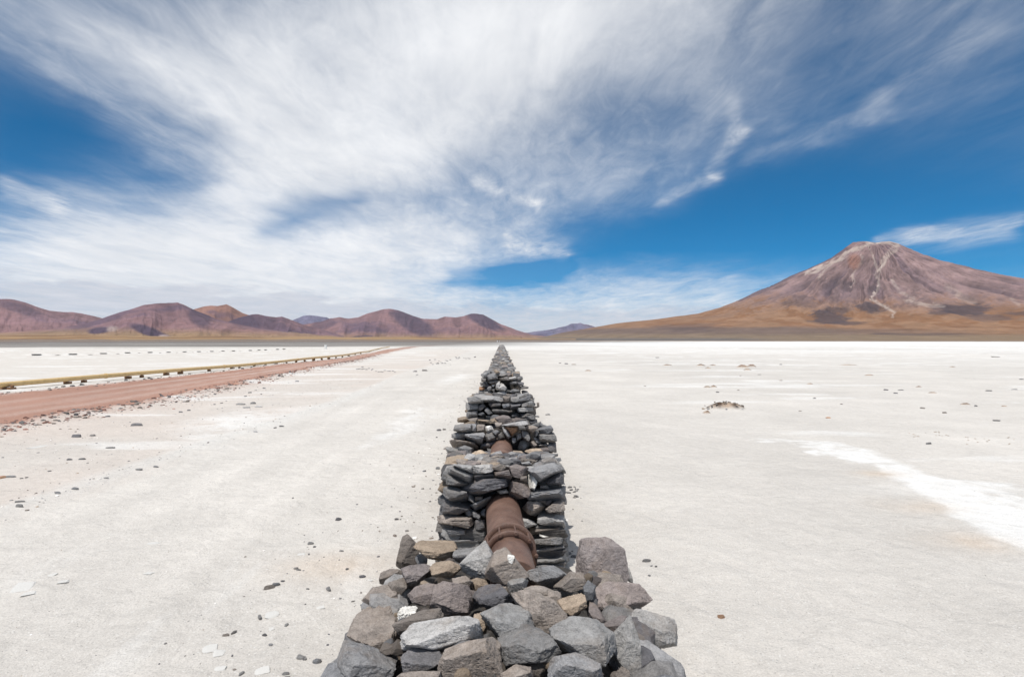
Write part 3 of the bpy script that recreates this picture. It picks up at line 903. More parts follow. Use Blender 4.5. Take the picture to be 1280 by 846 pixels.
def rock_px(poly, y=None, surf=None, tn='grey', parent=None, name='stone', level=4, thick=.8, label=None, off=(0, 0), sc=1.0, rough=.05, push=0.0, grow=1.04, ridge=None, flat=False, cham=2):
    """A stone whose outline was read off the photograph, stood at its own distance, with real thickness."""
    _rock_n[0] += 1
    seed = _rock_n[0]
    rs = random.Random(seed * 13 + 5)
    pts = [(off[0] + a / sc, off[1] + b / sc) for a, b in poly]
    cu, cv = sum(a for a, _ in pts) / len(pts), sum(b for _, b in pts) / len(pts)
    if y is None:
        y = surf(cu, cv)
    c = px_depth(cu, cv, y)
    T = (CAM - c); dist = np.linalg.norm(T); T /= dist
    Rv = np.cross(np.array((0, 0, 1.0)), T); Rv /= np.linalg.norm(Rv)
    U = np.cross(T, Rv)
    loc = []
    for a, b in pts:
        q = px_depth(a, b, y)
        w = CAM + (q - CAM) * (np.dot(c - CAM, -T) / np.dot(q - CAM, -T))
        loc.append((np.dot(w - c, Rv) * grow, np.dot(w - c, U) * grow))
    loc = np.array(loc)
    # convex hull of the outline
    idx = sorted(range(len(loc)), key=lambda i: (loc[i][0], loc[i][1]))
    def half(seq):
        o = []
        for i in seq:
            while len(o) >= 2 and np.cross(loc[o[-1]] - loc[o[-2]], loc[i] - loc[o[-1]]) <= 0:
                o.pop()
            o.append(i)
        return o
    hull = half(idx)[:-1] + half(idx[::-1])[:-1]
    hp = loc[hull]
    cen = (hp.min(0) + hp.max(0)) / 2
    hp = hp - cen
    c = c + Rv * cen[0] + U * cen[1]
    ha, hb = np.ptp(hp[:, 0]) / 2, np.ptp(hp[:, 1]) / 2
    th = max(thick * .5 * (ha + hb), .35 * max(ha, hb) * .8)
    N, h = [], []
    k = len(hp)
    for i in range(k):
        p0, p1 = hp[i], hp[(i + 1) % k]
        e = p1 - p0
        if np.hypot(*e) < 1e-4:
            continue
        n = np.array((e[1], -e[0], 0.0)); n /= np.linalg.norm(n)
        tz = rs.uniform(-.15, .40)
        n2 = np.array((n[0], n[1], tz)); L = np.linalg.norm(n2)
        N.append(n2 / L); h.append(max((n[0] * p0[0] + n[1] * p0[1]) / L, .02 * ha))
    up = np.array((0, U[2], T[2])); up /= np.linalg.norm(up)       # world up in the stone's own frame
    fr = np.array((0, -up[2], up[1]))                                # and the way to the camera, level
    br = (rs.uniform(-.35, .35) if ridge is None else ridge) * hb
    pt = np.array((0, br, th))
    def plane(n, pnt):
        n = n / np.linalg.norm(n)
        N.append(n); h.append(max(float(n @ pnt), .25 * th))
    if flat:
        plane(np.array((rs.uniform(-.2, .2), rs.uniform(-.15, .3), 1.0)), np.array((0, 0, th)))
        plane(np.array((rs.choice((-1, 1)) * rs.uniform(.3, .6), rs.uniform(-.2, .2), 1.0)), np.array((0, 0, th * .98)))
    else:
      plane(up + np.array((rs.uniform(-.35, .35), rs.uniform(-.2, .2), rs.uniform(-.1, .3))), pt)
    if not flat:
      plane(fr + np.array((rs.uniform(-.35, .35), rs.uniform(-.15, .3), rs.uniform(-.1, .3))), pt)
    for _ in range(cham):
        a = rs.uniform(0, 2 * math.pi)
        plane(np.array((math.cos(a) * .9, math.sin(a) * .9, rs.uniform(.3, 1.0))), np.array((math.cos(a) * ha * .72, math.sin(a) * hb * .72, th * .62)))
    plane(np.array((rs.uniform(-.2, .2), rs.uniform(-.2, .2), -1.0)), np.array((0, 0, -th * 1.1)))
    N, h = np.array(N), np.array(h)
    S = np.array((ha, hb, th))
    N2 = N * S[None, :]
    ln = np.linalg.norm(N2, axis=1)
    V, Fc = soft_polytope(N2 / ln[:, None], h / ln, level, 240, rough, 2.0, seed, rough * .3, 4 if level >= 5 else 2)
    V = V * S[None, :]
    B = np.stack([Rv, U, T], 1)
    c = c - T * push
    me = mesh_np(name, V @ B.T, Fc, M_ROCK, smooth=False)
    pl = np.array(parent.location) if parent is not None else np.zeros(3)
    o = link(name, me, parent, tuple(c - pl))
    o.color = tone(tn)
    if label:
        o['label'] = label
    return o

# shared shapes for the stones laid in courses and for loose stones
def proto(seed, level, flat):
    rs = random.Random(seed)
    N = [(1, 0, 0), (-1, 0, 0), (0, 1, 0), (0, -1, 0), (0, 0, 1), (0, 0, -1)]
    h = [1, 1, 1, 1, 1, 1]
    N = [np.array(n, float) + np.array([rs.uniform(-.22, .22) for _ in range(3)]) for n in N]
    N = [n / np.linalg.norm(n) for n in N]
    for _ in range(7 if flat else 11):
        n = np.array([rs.gauss(0, 1) for _ in range(3)]); n /= np.linalg.norm(n)
        N.append(n); h.append(rs.uniform(1.05, 1.35) if flat else rs.uniform(.85, 1.15))
    V, Fc = soft_polytope(np.array(N), np.array(h, float), level, 200, .05, 1.8, seed, .03, 4)
    return V, Fc

SLABS = [mesh_np('slab_stone', *proto(100 + i, 4, True), M_ROCK, smooth=False) for i in range(14)]
SLABS4 = [mesh_np('slab_stone', *proto(150 + i, 4, True), M_ROCK, smooth=False) for i in range(10)]
FLAKES = [mesh_np('flake_stone', *proto(170 + i, 4, True), paint_mat('salt_flake', (.60, .585, .555), (.50, .485, .455), .9) if i == 0 else bpy.data.materials['salt_flake'], smooth=False) for i in range(8)]
LUMPS = [mesh_np('lump_stone', *proto(200 + i, 4, False), M_ROCK, smooth=False) for i in range(14)]
LUMPS4 = [mesh_np('lump_stone', *proto(240 + i, 4, False), M_ROCK, smooth=False) for i in range(10)]
SMALL = [proto(300 + i, 2, i % 2 == 0) for i in range(12)]     # 80-triangle shapes for joined rubble

SMALLER = [proto(330 + i, 1, i % 2 == 0) for i in range(12)]   # 20-triangle grains
WALL_TONES = ['grey'] * 6 + ['dark'] * 6 + ['brown'] * 3 + ['purple', 'light', 'tan']

def stone(parent, c, dims, rot=(0, 0, 0), tn=None, protos=None, name='stone'):
    pl = parent.location if parent is not None else Vector((0, 0, 0))
    o = link(name, random.choice(protos or SLABS), parent, Vector(c) - pl, rot, (dims[0] / 2, dims[1] / 2, dims[2] / 2))
    o.color = tone(tn or random.choice(WALL_TONES))
    return o

def courses(x0, x1, z0, z1, hmin=.06, hmax=.14, lmin=.14, lmax=.42):
    """Rows of stones for a dry-stone face: (centre along, centre up, length, height)."""
    out = []
    z = z0
    while z < z1 - .03:
        hh = random.uniform(hmin, hmax)
        x = x0 + random.uniform(-.04, .02)
        while x < x1 - .05:
            L = min(random.uniform(lmin, lmax), x1 - x + .03)
            if L < .07:
                break
            j = random.uniform(.8, 1.12)
            out.append((x + L / 2, z + hh / 2 + random.uniform(-.012, .012), L * .985, hh * j))
            x += L
        z += hh * .97
    return out

class Joined:
    """Many small stones kept as one mesh of real geometry."""
    def __init__(self): self.V, self.F, self.C, self.n = [], [], [], 0
    def add(self, c, dims, tn=None, col=None):
        V, Fc = (SMALLER if max(dims) < .13 or c[1] > 36 else SMALL)[random.randrange(len(SMALL))]
        e = Euler((random.uniform(-.25, .25), random.uniform(-.25, .25), random.uniform(0, 6.28))).to_matrix()
        W = (V * (np.array(dims) / 2)) @ np.array(e).T + np.array(c)
        self.V.append(W); self.F.append(Fc + self.n); self.n += len(W)
        t = col or tone(tn or random.choice(WALL_TONES))
        self.C.append(np.tile(np.array(t[:3]), (len(W), 1)))
    def build(self, name, parent=None, origin=(0, 0, 0)):
        if not self.V: return None
        V = np.concatenate(self.V) - np.array(origin)
        o = link(name, mesh_np(name, V, np.concatenate(self.F), M_ROCKS, np.concatenate(self.C), smooth=False), parent)
        o['kind'] = 'stuff'
        return o

def core(parent, y0, y1, hw0, hw1, ztop, seed):
    """The packed inner fill of a wall length: small stones, hidden behind the faced stones."""
    ys = np.linspace(y0, y1, max(3, int((y1 - y0) / .12)))
    prof = [(-1.06, 0), (-1.0, .35), (-.97, .7), (-.93, 1.0), (-.5, 1.0), (0, 1.0), (.5, 1.0), (.93, 1.0), (.97, .7), (1.0, .35), (1.06, 0)]
    V = []
    for y in ys:
        hw = np.interp(y, [y0, y1], [hw0, hw1])
        zt = ztop(y)
        for a, b in prof:
            V.append((a * hw, y, b * zt))
    V = np.array(V)
    V += .05 * np.stack([fbm(V * 6, 3, seed), .4 * fbm(V * 6, 3, seed + 3), .6 * fbm(V * 6, 3, seed + 6)], 1)
    V[:, 2] = np.maximum(V[:, 2], -.02)
    nc = len(prof)
    Fq = grid_faces(len(ys), nc)
    tri = np.concatenate([Fq[:, [0, 1, 2]], Fq[:, [0, 2, 3]]])
    caps = []
    for r, flip in ((0, False), (len(ys) - 1, True)):
        b = r * nc
        for i in range(1, nc - 1):
            caps.append((b, b + i + 1, b + i) if flip else (b, b + i, b + i + 1))
    tri = np.concatenate([tri, np.array(caps)])
    cols = np.tile(np.array((.05, .046, .043)), (len(V), 1))  # near-black tone puts the shade of the joints into the fill's colour
    pl = np.array(parent.location)
    o = link('rubble_fill', mesh_np('rubble_fill', V - pl, tri, M_ROCKS, cols, smooth=False), parent)
    o['kind'] = 'stuff'

def side_faces(parent, y0, y1, hw0, hw1, ztop, budget, protos=None, hmax=.15, joined=None, lmax=.45):
    n = 0
    zt = max(ztop(y0), ztop(y1))
    for sgn in (-1, 1):
        for (a, zc, L, hh) in courses(y0, y1, 0, zt, .07, hmax, .16, lmax):
            if zc + hh * .3 > ztop(a):
                continue
            hw = np.interp(a, [y0, y1], [hw0, hw1]) + .03 * (1 - zc / max(zt, .1))
            dep = random.uniform(.14, .24)
            x = sgn * (hw - dep / 2 + random.uniform(-.02, .035))
            if budget > n:
                stone(parent, (x, a, zc), (dep, L, hh), (random.uniform(-.06, .06), random.uniform(-.08, .08), random.uniform(-.08, .08)), protos=protos)
                n += 1
            elif joined is not None:
                joined.add((x, a, zc), (dep, L * .9, hh * .95))
    return n

def top_stones(parent, y0, y1, hw, ztop, step, joined=None, budget=999, smin=.10, smax=.28, skip=None):
    n = 0
    y = y0 + step * .4
    while y < y1:
        h = hw(y) if callable(hw) else hw
        x = -h + step * .4
        while x < h:
            px, py = x + random.uniform(-.35, .35) * step, y + random.uniform(-.35, .35) * step
            if skip is None or not skip(px, py):
                w = random.uniform(smin, smax)
                dm = (w, w * random.uniform(.55, 1.0), w * random.uniform(.28, .7))
                c = (px, py, ztop(py) + dm[2] * random.uniform(.0, .35))
                if n < budget:
                    stone(parent, c, dm, (random.uniform(-.35, .35), random.uniform(-.35, .35), random.uniform(0, 6.28)), protos=SLABS if random.random() < .5 else LUMPS)
                    n += 1
                elif joined is not None:
                    joined.add(c, dm)
            x += step
        y += step
    return n

# ------------------------------------------------------------------ the nearest heap: collapsed stones
def pile_z(x):
    return .70 - .50 * max(0.0, abs(x) - .50)

def pile_y(u, v):
    d = ray(u, v)
    y = 3.5
    for _ in range(30):
        x = d[0] * y / d[1]
        y = .5 * y + .5 * (pile_z(x) - .07 - CAMZ) / d[2] * d[1]
    return min(max(y, 1.2), 4.75)

heap = empty('rubble_heap', (0, 3.2, 0), 'collapsed heap of big angular grey and brown rocks at the near wall end', 'rock heap')
Z1 = dict(off=(400, 640), sc=2.667)
HEAP = [
    ([(875, 95), (965, 90), (1010, 125), (1030, 240), (905, 240), (855, 200)], 'purple', 'large upright slab, brown on one side and grey on the other', .0, .55),
    ([(1020, 175), (1035, 195), (1045, 245), (1015, 240)], 'grey', None, .12, .9),
    ([(910, 255), (960, 225), (1060, 240), (1100, 290), (1060, 320), (950, 350), (920, 320)], 'purple', None, -.02, .9),
    ([(1040, 345), (1080, 330), (1150, 350), (1180, 400), (1180, 455), (1110, 450), (1065, 440)], 'light', None, -.03, .9),
    ([(1065, 455), (1150, 465), (1210, 510), (1215, 580), (1080, 580)], 'grey', None, .0, .9),
    ([(965, 420), (1010, 370), (1035, 345), (1045, 400), (1070, 470), (1075, 570), (1020, 560), (970, 470)], 'light', None, .02, .7),
    ([(770, 385), (800, 362), (900, 365), (960, 410), (965, 480), (935, 510), (850, 480), (780, 430)], 'grey', None, -.04, .9),
    ([(600, 440), (640, 425), (700, 385), (760, 410), (800, 470), (760, 500), (620, 510)], 'grey', None, .0, .9),
    ([(548, 345), (600, 315), (680, 305), (705, 400), (690, 435), (610, 432)], 'light', None, -.03, .9),
    ([(280, 410), (320, 365), (450, 350), (520, 365), (528, 415), (440, 440), (380, 465), (285, 450)], 'light', 'grey block with a white mineral crust on its top', -.05, .85),
    ([(95, 410), (120, 340), (170, 315), (250, 345), (255, 440), (245, 495), (170, 460)], 'brown', None, -.02, .95),
    ([(65, 510), (85, 440), (160, 470), (250, 505), (215, 580), (80, 560)], 'grey', None, .0, .9),
    ([(255, 170), (275, 85), (290, 75), (325, 110), (330, 170), (290, 190)], 'brown', None, .02, .7),
    ([(315, 115), (350, 90), (430, 88), (450, 120), (440, 160), (360, 150)], 'tan', 'flat tan slab at the back of the heap', -.02, .8),
    ([(445, 130), (470, 108), (530, 105), (525, 130), (470, 172), (450, 160)], 'grey', None, .0, .8),
    ([(470, 170), (500, 140), (545, 100), (572, 140), (560, 205), (520, 218), (480, 195)], 'light', None, -.02, .9),
    ([(272, 185), (350, 168), (368, 190), (320, 240), (290, 245)], 'purple', None, .0, .9),
    ([(200, 200), (225, 182), (275, 195), (270, 225), (200, 235)], 'brown', None, .0, .9),
    ([(150, 285), (180, 250), (250, 255), (265, 300), (250, 330), (170, 310)], 'brown', None, .0, .9),
    ([(230, 235), (280, 218), (290, 250), (260, 285), (235, 270)], 'brown', None, .0, .9),
    ([(300, 270), (330, 240), (400, 250), (400, 290), (340, 310), (310, 300)], 'purple', None, .0, .8),
    ([(380, 260), (420, 235), (480, 245), (500, 285), (495, 335), (420, 345), (370, 310)], 'purple', None, -.01, .7),
    ([(440, 220), (480, 210), (512, 235), (490, 262), (450, 250)], 'brown', None, .0, .9),
    ([(515, 285), (540, 245), (600, 240), (640, 295), (580, 325), (540, 315)], 'dark', None, -.03, .9),
    ([(625, 235), (655, 210), (685, 225), (680, 262), (635, 270)], 'grey', None, -.03, .9),
    ([(680, 255), (720, 240), (775, 262), (770, 290), (700, 280)], 'brown', None, .02, .9),
    ([(640, 275), (690, 262), (780, 300), (830, 355), (800, 385), (740, 405), (690, 350)], 'brown', 'brown slab streaked with pale bands lying aslant', -.02, .6),
    ([(670, 210), (700, 192), (760, 180), (822, 195), (810, 230), (730, 243)], 'grey', None, .02, .7),
    ([(550, 215), (580, 150), (625, 128), (665, 175), (690, 215), (640, 235), (570, 232)], 'brown', 'brown boulder with a white patch against the rusty pipe', -.01, .8),
    ([(780, 250), (830, 205), (880, 215), (885, 250), (830, 265)], 'brown', None, .03, .8),
    ([(800, 290), (830, 262), (880, 270), (888, 320), (850, 350), (805, 330)], 'tan', None, .0, .8),
    ([(885, 300), (905, 290), (950, 360), (940, 395), (900, 350)], 'purple', None, .0, .8),
    ([(935, 380), (985, 350), (1018, 352), (990, 395), (950, 405)], 'purple', None, .0, .8),
    ([(877, 250), (895, 230), (915, 245), (910, 290), (885, 295)], 'grey', None, .0, .9),
    ([(250, 380), (300, 345), (400, 325), (410, 350), (340, 390), (270, 410)], 'brown', None, .03, .8),
    ([(270, 480), (300, 455), (400, 465), (410, 500), (330, 540), (280, 530)], 'dark', None, .06, .8),
    ([(398, 510), (420, 460), (500, 430), (560, 420), (600, 500), (605, 570), (400, 580)], 'brown', None, .02, .8),
    ([(445, 445), (480, 425), (508, 430), (500, 470), (460, 472)], 'grey', None, -.02, .9),
    ([(500, 320), (540, 308), (560, 350), (550, 420), (520, 390)], 'tan', None, .03, .8),
    ([(610, 540), (650, 515), (700, 525), (710, 580), (610, 580)], 'brown', None, .03, .8),
    ([(765, 545), (800, 480), (860, 470), (930, 505), (940, 580), (770, 590)], 'grey', None, .0, .8),
    ([(555, 440), (590, 425), (608, 450), (600, 500), (575, 490)], 'brown', None, .02, .8),
    ([(985, 540), (1010, 515), (1032, 530), (1030, 580), (985, 580)], 'brown', None, .05, .8),
    ([(255, 540), (330, 530), (400, 530), (400, 590), (250, 590)], 'brown', None, .05, .8),
    ([(740, 265), (800, 262), (805, 300), (770, 310)], 'brown', None, .05, .8),
    ([(360, 175), (430, 165), (470, 185), (440, 215), (380, 215)], 'tan', None, .05, .8),
    ([(590, 240), (620, 232), (630, 270), (600, 275)], 'brown', None, .06, .8),
    ([(335, 232), (350, 226), (362, 236), (355, 252), (338, 250)], 'tan', None, -.02, .9),
    ([(505, 230), (545, 215), (560, 240), (520, 270)], 'tan', None, .07, .8),
]
for poly, tn, lab, push, thick in HEAP:
    rock_px(poly, surf=pile_y, tn=tn, parent=heap, level=5, thick=thick, label=lab, push=push, rough=.055, grow=1.07, flat=thick < .72, y=3.74 if lab and 'white patch' in lab else None, **Z1)
# coral-like pale crust between the rocks
cr_poly = [(255, 345), (270, 318), (300, 305), (325, 320), (310, 345), (270, 360)]
o = rock_px(cr_poly, surf=pile_y, tn='white', parent=heap, level=5, thick=.9, label='knobbly cream mineral crust wedged between brown rocks', push=-.02, rough=.22, **Z1)
# white patch of crust on the boulder by the pipe
rock_px([(622, 140), (632, 130), (648, 150), (640, 170), (628, 165)], y=3.68, tn='white', parent=heap, name='mineral_crust', level=4, thick=.5, push=0, rough=.12, **Z1)

# the deeper, hidden stones of the heap, and its part behind the bottom edge of the picture
def heap_top(x):
    return max(.05, pile_z(x) - .30)
hj = Joined()
for y in np.arange(1.0, 4.9, .15):
    for x in np.arange(-1.0, 1.01, .15):
        if abs(x) > .95 - .25 * (y > 4.2):
            continue
        zt = heap_top(x) - .25 * max(0, y - 4.1) - .04
        hj.add((x + random.uniform(-.05, .05), y + random.uniform(-.05, .05), max(.03, zt)), (.22, .2, .17), col=(.05, .046, .043))  # coloured near black so the gaps between rocks read as deep shade
for y in np.arange(1.0, 4.2, .16):
    for sgn in (-1, 1):
        for z in np.arange(.05, .5, .13):
            hw = .92 - .36 * z
            hj.add((sgn * hw + random.uniform(-.05, .05), y, z), (.24, .26, .16), tn=random.choice(['grey', 'brown', 'dark']))
hj.build('rubble_fill', heap, heap.location)
for _ in range(95):                 # small stones caught in the gaps
    u_, v_ = random.uniform(450, 820), random.uniform(690, 846)
    y_ = pile_y(u_, v_)
    q_ = px_depth(u_, v_, y_)
    if abs(q_[0]) > .8: continue
    w = random.uniform(.05, .12)
    stone(heap, (q_[0], q_[1] + .03, q_[2] - random.uniform(.03, .08)), (w, w * .8, w * .6), (random.uniform(-.5, .5), random.uniform(-.5, .5), random.uniform(0, 6.28)), random.choice(('brown', 'grey', 'tan', 'purple', 'brown')), LUMPS4)
for _ in range(46):
    y = random.uniform(.9, 2.35)
    x = random.uniform(-.95, .95)
    w = random.uniform(.18, .36)
    stone(heap, (x, y, max(.08, pile_z(x) - random.uniform(.05, .2))), (w, w * .8, w * .6), (random.uniform(-.4, .4), random.uniform(-.4, .4), random.uniform(0, 6.28)), protos=LUMPS4)
for _ in range(40):
    y = random.uniform(1.0, 3.9)
    sg = random.choice((-1, 1))
    x = sg * random.uniform(.78, .98)
    w = random.uniform(.14, .28)
    stone(heap, (x, y, random.uniform(.04, .12)), (w, w * .8, w * .6), (random.uniform(-.4, .4), random.uniform(-.4, .4), random.uniform(0, 6.28)), protos=LUMPS4)

# ------------------------------------------------------------------ the wall, length by length
G_WALL = 'lengths of dry stone wall over the old pipe'
wallA = empty('stone_wall', (0, 5.8, 0), 'first standing wall length, rusty flanged pipe coming out of its flat stone face', 'stone wall', G_WALL)
YA = 5.43
topA = lambda y: .96 if y < 6.2 else max(.52, .96 - (y - 6.2) * .19)
core(wallA, YA + .17, 6.25, .50, .52, lambda y: topA(y) - .1, 5)
A8 = dict(off=(520, 580), sc=6.045)
FACE_A = [
    ([(225, 85), (250, 75), (385, 150), (330, 165), (225, 150)], 'grey'), ([(245, 25), (290, 15), (440, 85), (425, 130), (390, 135), (245, 70)], 'grey'),
    ([(335, 185), (440, 110), (560, 100), (690, 105), (695, 165), (560, 195), (480, 230), (400, 225)], 'dark'), ([(205, 180), (270, 160), (390, 225), (395, 250), (330, 275), (270, 280), (215, 240)], 'grey'),
    ([(200, 290), (290, 285), (410, 315), (405, 340), (330, 345), (290, 385), (205, 370)], 'dark'), ([(196, 390), (330, 388), (425, 400), (430, 450), (380, 485), (195, 445)], 'brown'),
    ([(215, 480), (330, 480), (390, 500), (385, 535), (215, 550)], 'grey'), ([(385, 500), (455, 495), (460, 535), (385, 540)], 'dark'), ([(260, 555), (470, 545), (460, 600), (290, 610)], 'grey'),
    ([(395, 220), (450, 290), (435, 295), (400, 270)], 'grey'), ([(445, 245), (500, 240), (500, 275), (450, 280)], 'brown'), ([(415, 305), (565, 240), (560, 265), (450, 340)], 'grey'),
    ([(370, 365), (410, 340), (430, 385), (390, 400)], 'grey'), ([(420, 340), (490, 385), (480, 420), (430, 400)], 'grey'), ([(490, 370), (525, 340), (525, 390), (500, 390)], 'grey'),
    ([(440, 430), (520, 425), (520, 510), (445, 505)], 'dark'), ([(710, 140), (740, 120), (830, 145), (860, 180), (840, 245), (780, 260), (710, 215)], 'purple'),
    ([(860, 90), (880, 85), (915, 145), (895, 195), (865, 180)], 'white'), ([(845, 45), (900, 30), (1070, 5), (1085, 50), (1010, 85), (930, 130), (890, 95)], 'grey'),
    ([(990, 130), (1040, 90), (1100, 70), (1105, 150), (1000, 155)], 'dark'), ([(940, 160), (990, 155), (1005, 185), (940, 190)], 'dark'), ([(845, 215), (920, 195), (1100, 180), (1105, 250), (900, 275), (845, 270)], 'grey'),
    ([(820, 310), (860, 285), (950, 290), (975, 325), (870, 385), (825, 355)], 'brown'), ([(925, 270), (975, 270), (980, 300), (930, 290)], 'brown'), ([(980, 275), (1035, 262), (1010, 315), (985, 310)], 'purple'),
    ([(975, 340), (1060, 275), (1110, 270), (1120, 350), (1000, 365)], 'brown'), ([(925, 380), (1110, 365), (1120, 455), (1000, 470), (930, 445)], 'grey'), ([(805, 400), (845, 415), (900, 455), (820, 480)], 'light'),
    ([(885, 480), (1085, 475), (1100, 510), (1000, 525), (885, 520)], 'brown'), ([(870, 570), (1010, 575), (1050, 545), (1105, 555), (1105, 600), (875, 600)], 'grey'), ([(870, 605), (1110, 605), (1115, 650), (990, 680), (885, 685)], 'grey'),
    ([(890, 700), (1000, 685), (1120, 670), (1125, 745), (1000, 765), (890, 770)], 'grey'), ([(930, 520), (1030, 550), (1000, 560), (930, 535)], 'white'),
    ([(430, 10), (560, 0), (585, 45), (480, 75), (435, 70)], 'light'), ([(270, 0), (360, 0), (430, 20), (430, 70), (340, 40)], 'grey'), ([(575, 20), (640, 0), (700, 20), (680, 50), (600, 45)], 'brown'),
    ([(590, 60), (700, 45), (720, 100), (600, 95)], 'purple'), ([(700, 20), (760, 0), (830, 20), (825, 80), (780, 100), (720, 80)], 'purple'), ([(785, 90), (835, 80), (840, 130), (790, 125)], 'brown'),
    ([(440, 85), (580, 70), (585, 95), (450, 110)], 'dark'), ([(880, 780), (1120, 770), (1130, 830), (890, 840)], 'grey'), ([(190, 470), (212, 460), (216, 550), (192, 545)], 'grey'),
    ([(900, 460), (1000, 470), (960, 480), (900, 478)], 'dark'), ([(620, 200), (680, 190), (700, 215), (640, 225)], 'light'),
]
for poly, tn in FACE_A:
    rock_px(poly, y=YA + random.uniform(-.03, .05), tn=tn, parent=wallA, thick=1.3, rough=.06, grow=1.05, ridge=random.uniform(.1, .8), flat=random.random() < .45, cham=1, **A8)
for (x, zc, L, hh) in courses(-.58, .58, 0, .36):
    if abs(x - .03) < .30: continue
    stone(wallA, (x, YA + .06, zc), (L, .2, hh), (0, random.uniform(-.08, .08), random.uniform(-.1, .1)))
side_faces(wallA, YA + .05, 6.3, .58, .6, topA, 400, SLABS4)
tj = Joined()
for _ in range(150):
    y = random.uniform(YA + .1, 8.4); x = random.uniform(-.55, .55)
    tj.add((x, y, topA(y) - random.uniform(.03, .12)), (.16, .13, .08))
# the low saddle of rubble between the first and the second length
side_faces(wallA, 6.3, 8.45, .6, .66, lambda y: topA(y) - .02, 130)
core(wallA, 6.2, 8.5, .50, .54, lambda y: topA(y) - .13, 15)
tj.build('rubble_fill', wallA, wallA.location)

B7 = dict(off=(540, 520), sc=7.111)
saddle = lambda u, v: float(np.interp(v, [556, 563, 580, 590], [8.6, 8.3, 5.75, 5.5]))
GAP = [
    ([(135, 290), (230, 280), (235, 310), (150, 325)], 'grey'), ([(235, 285), (290, 260), (355, 285), (350, 330), (270, 335)], 'grey'), ([(210, 370), (240, 335), (345, 365), (370, 395), (300, 400)], 'tan'),
    ([(360, 325), (430, 305), (490, 335), (440, 375), (375, 360)], 'tan'), ([(370, 400), (410, 390), (430, 420), (375, 430)], 'brown'), ([(430, 370), (520, 330), (520, 400), (450, 405)], 'brown'),
    ([(510, 390), (560, 335), (575, 380), (540, 410)], 'dark'), ([(605, 325), (690, 325), (710, 360), (650, 400), (615, 375)], 'dark'), ([(585, 370), (630, 375), (625, 420), (595, 415)], 'orange'),
    ([(690, 365), (790, 365), (800, 400), (720, 425), (680, 400)], 'grey'), ([(720, 300), (770, 290), (825, 340), (800, 360), (740, 355)], 'tan'), ([(795, 200), (820, 195), (860, 260), (825, 300), (765, 290)], 'light'),
    ([(830, 310), (930, 280), (975, 310), (900, 335)], 'tan'), ([(830, 350), (900, 340), (960, 345), (980, 380), (860, 390)], 'tan'), ([(930, 280), (1030, 275), (1035, 325), (980, 330)], 'purple'),
    ([(1030, 325), (1110, 320), (1115, 355), (1050, 365)], 'grey'), ([(900, 415), (990, 375), (1110, 365), (1120, 410), (940, 430)], 'light'), ([(800, 415), (860, 400), (880, 430), (810, 440)], 'grey'),
    ([(535, 400), (580, 400), (600, 440), (545, 440)], 'purple'), ([(1105, 390), (1150, 430), (1185, 490), (1130, 500)], 'grey'), ([(140, 330), (160, 325), (190, 400), (140, 410)], 'grey'),
    ([(150, 400), (200, 395), (210, 425), (160, 430)], 'grey'), ([(640, 405), (700, 410), (690, 440), (620, 440)], 'dark'), ([(490, 290), (560, 295), (570, 330), (510, 325)], 'dark'), ([(280, 400), (350, 400), (360, 430), (260, 420)], 'tan'),
]
for poly, tn in GAP:
    rock_px(poly, surf=saddle, tn=tn, parent=wallA, level=4, thick=.9, rough=.06, grow=1.1, **B7)

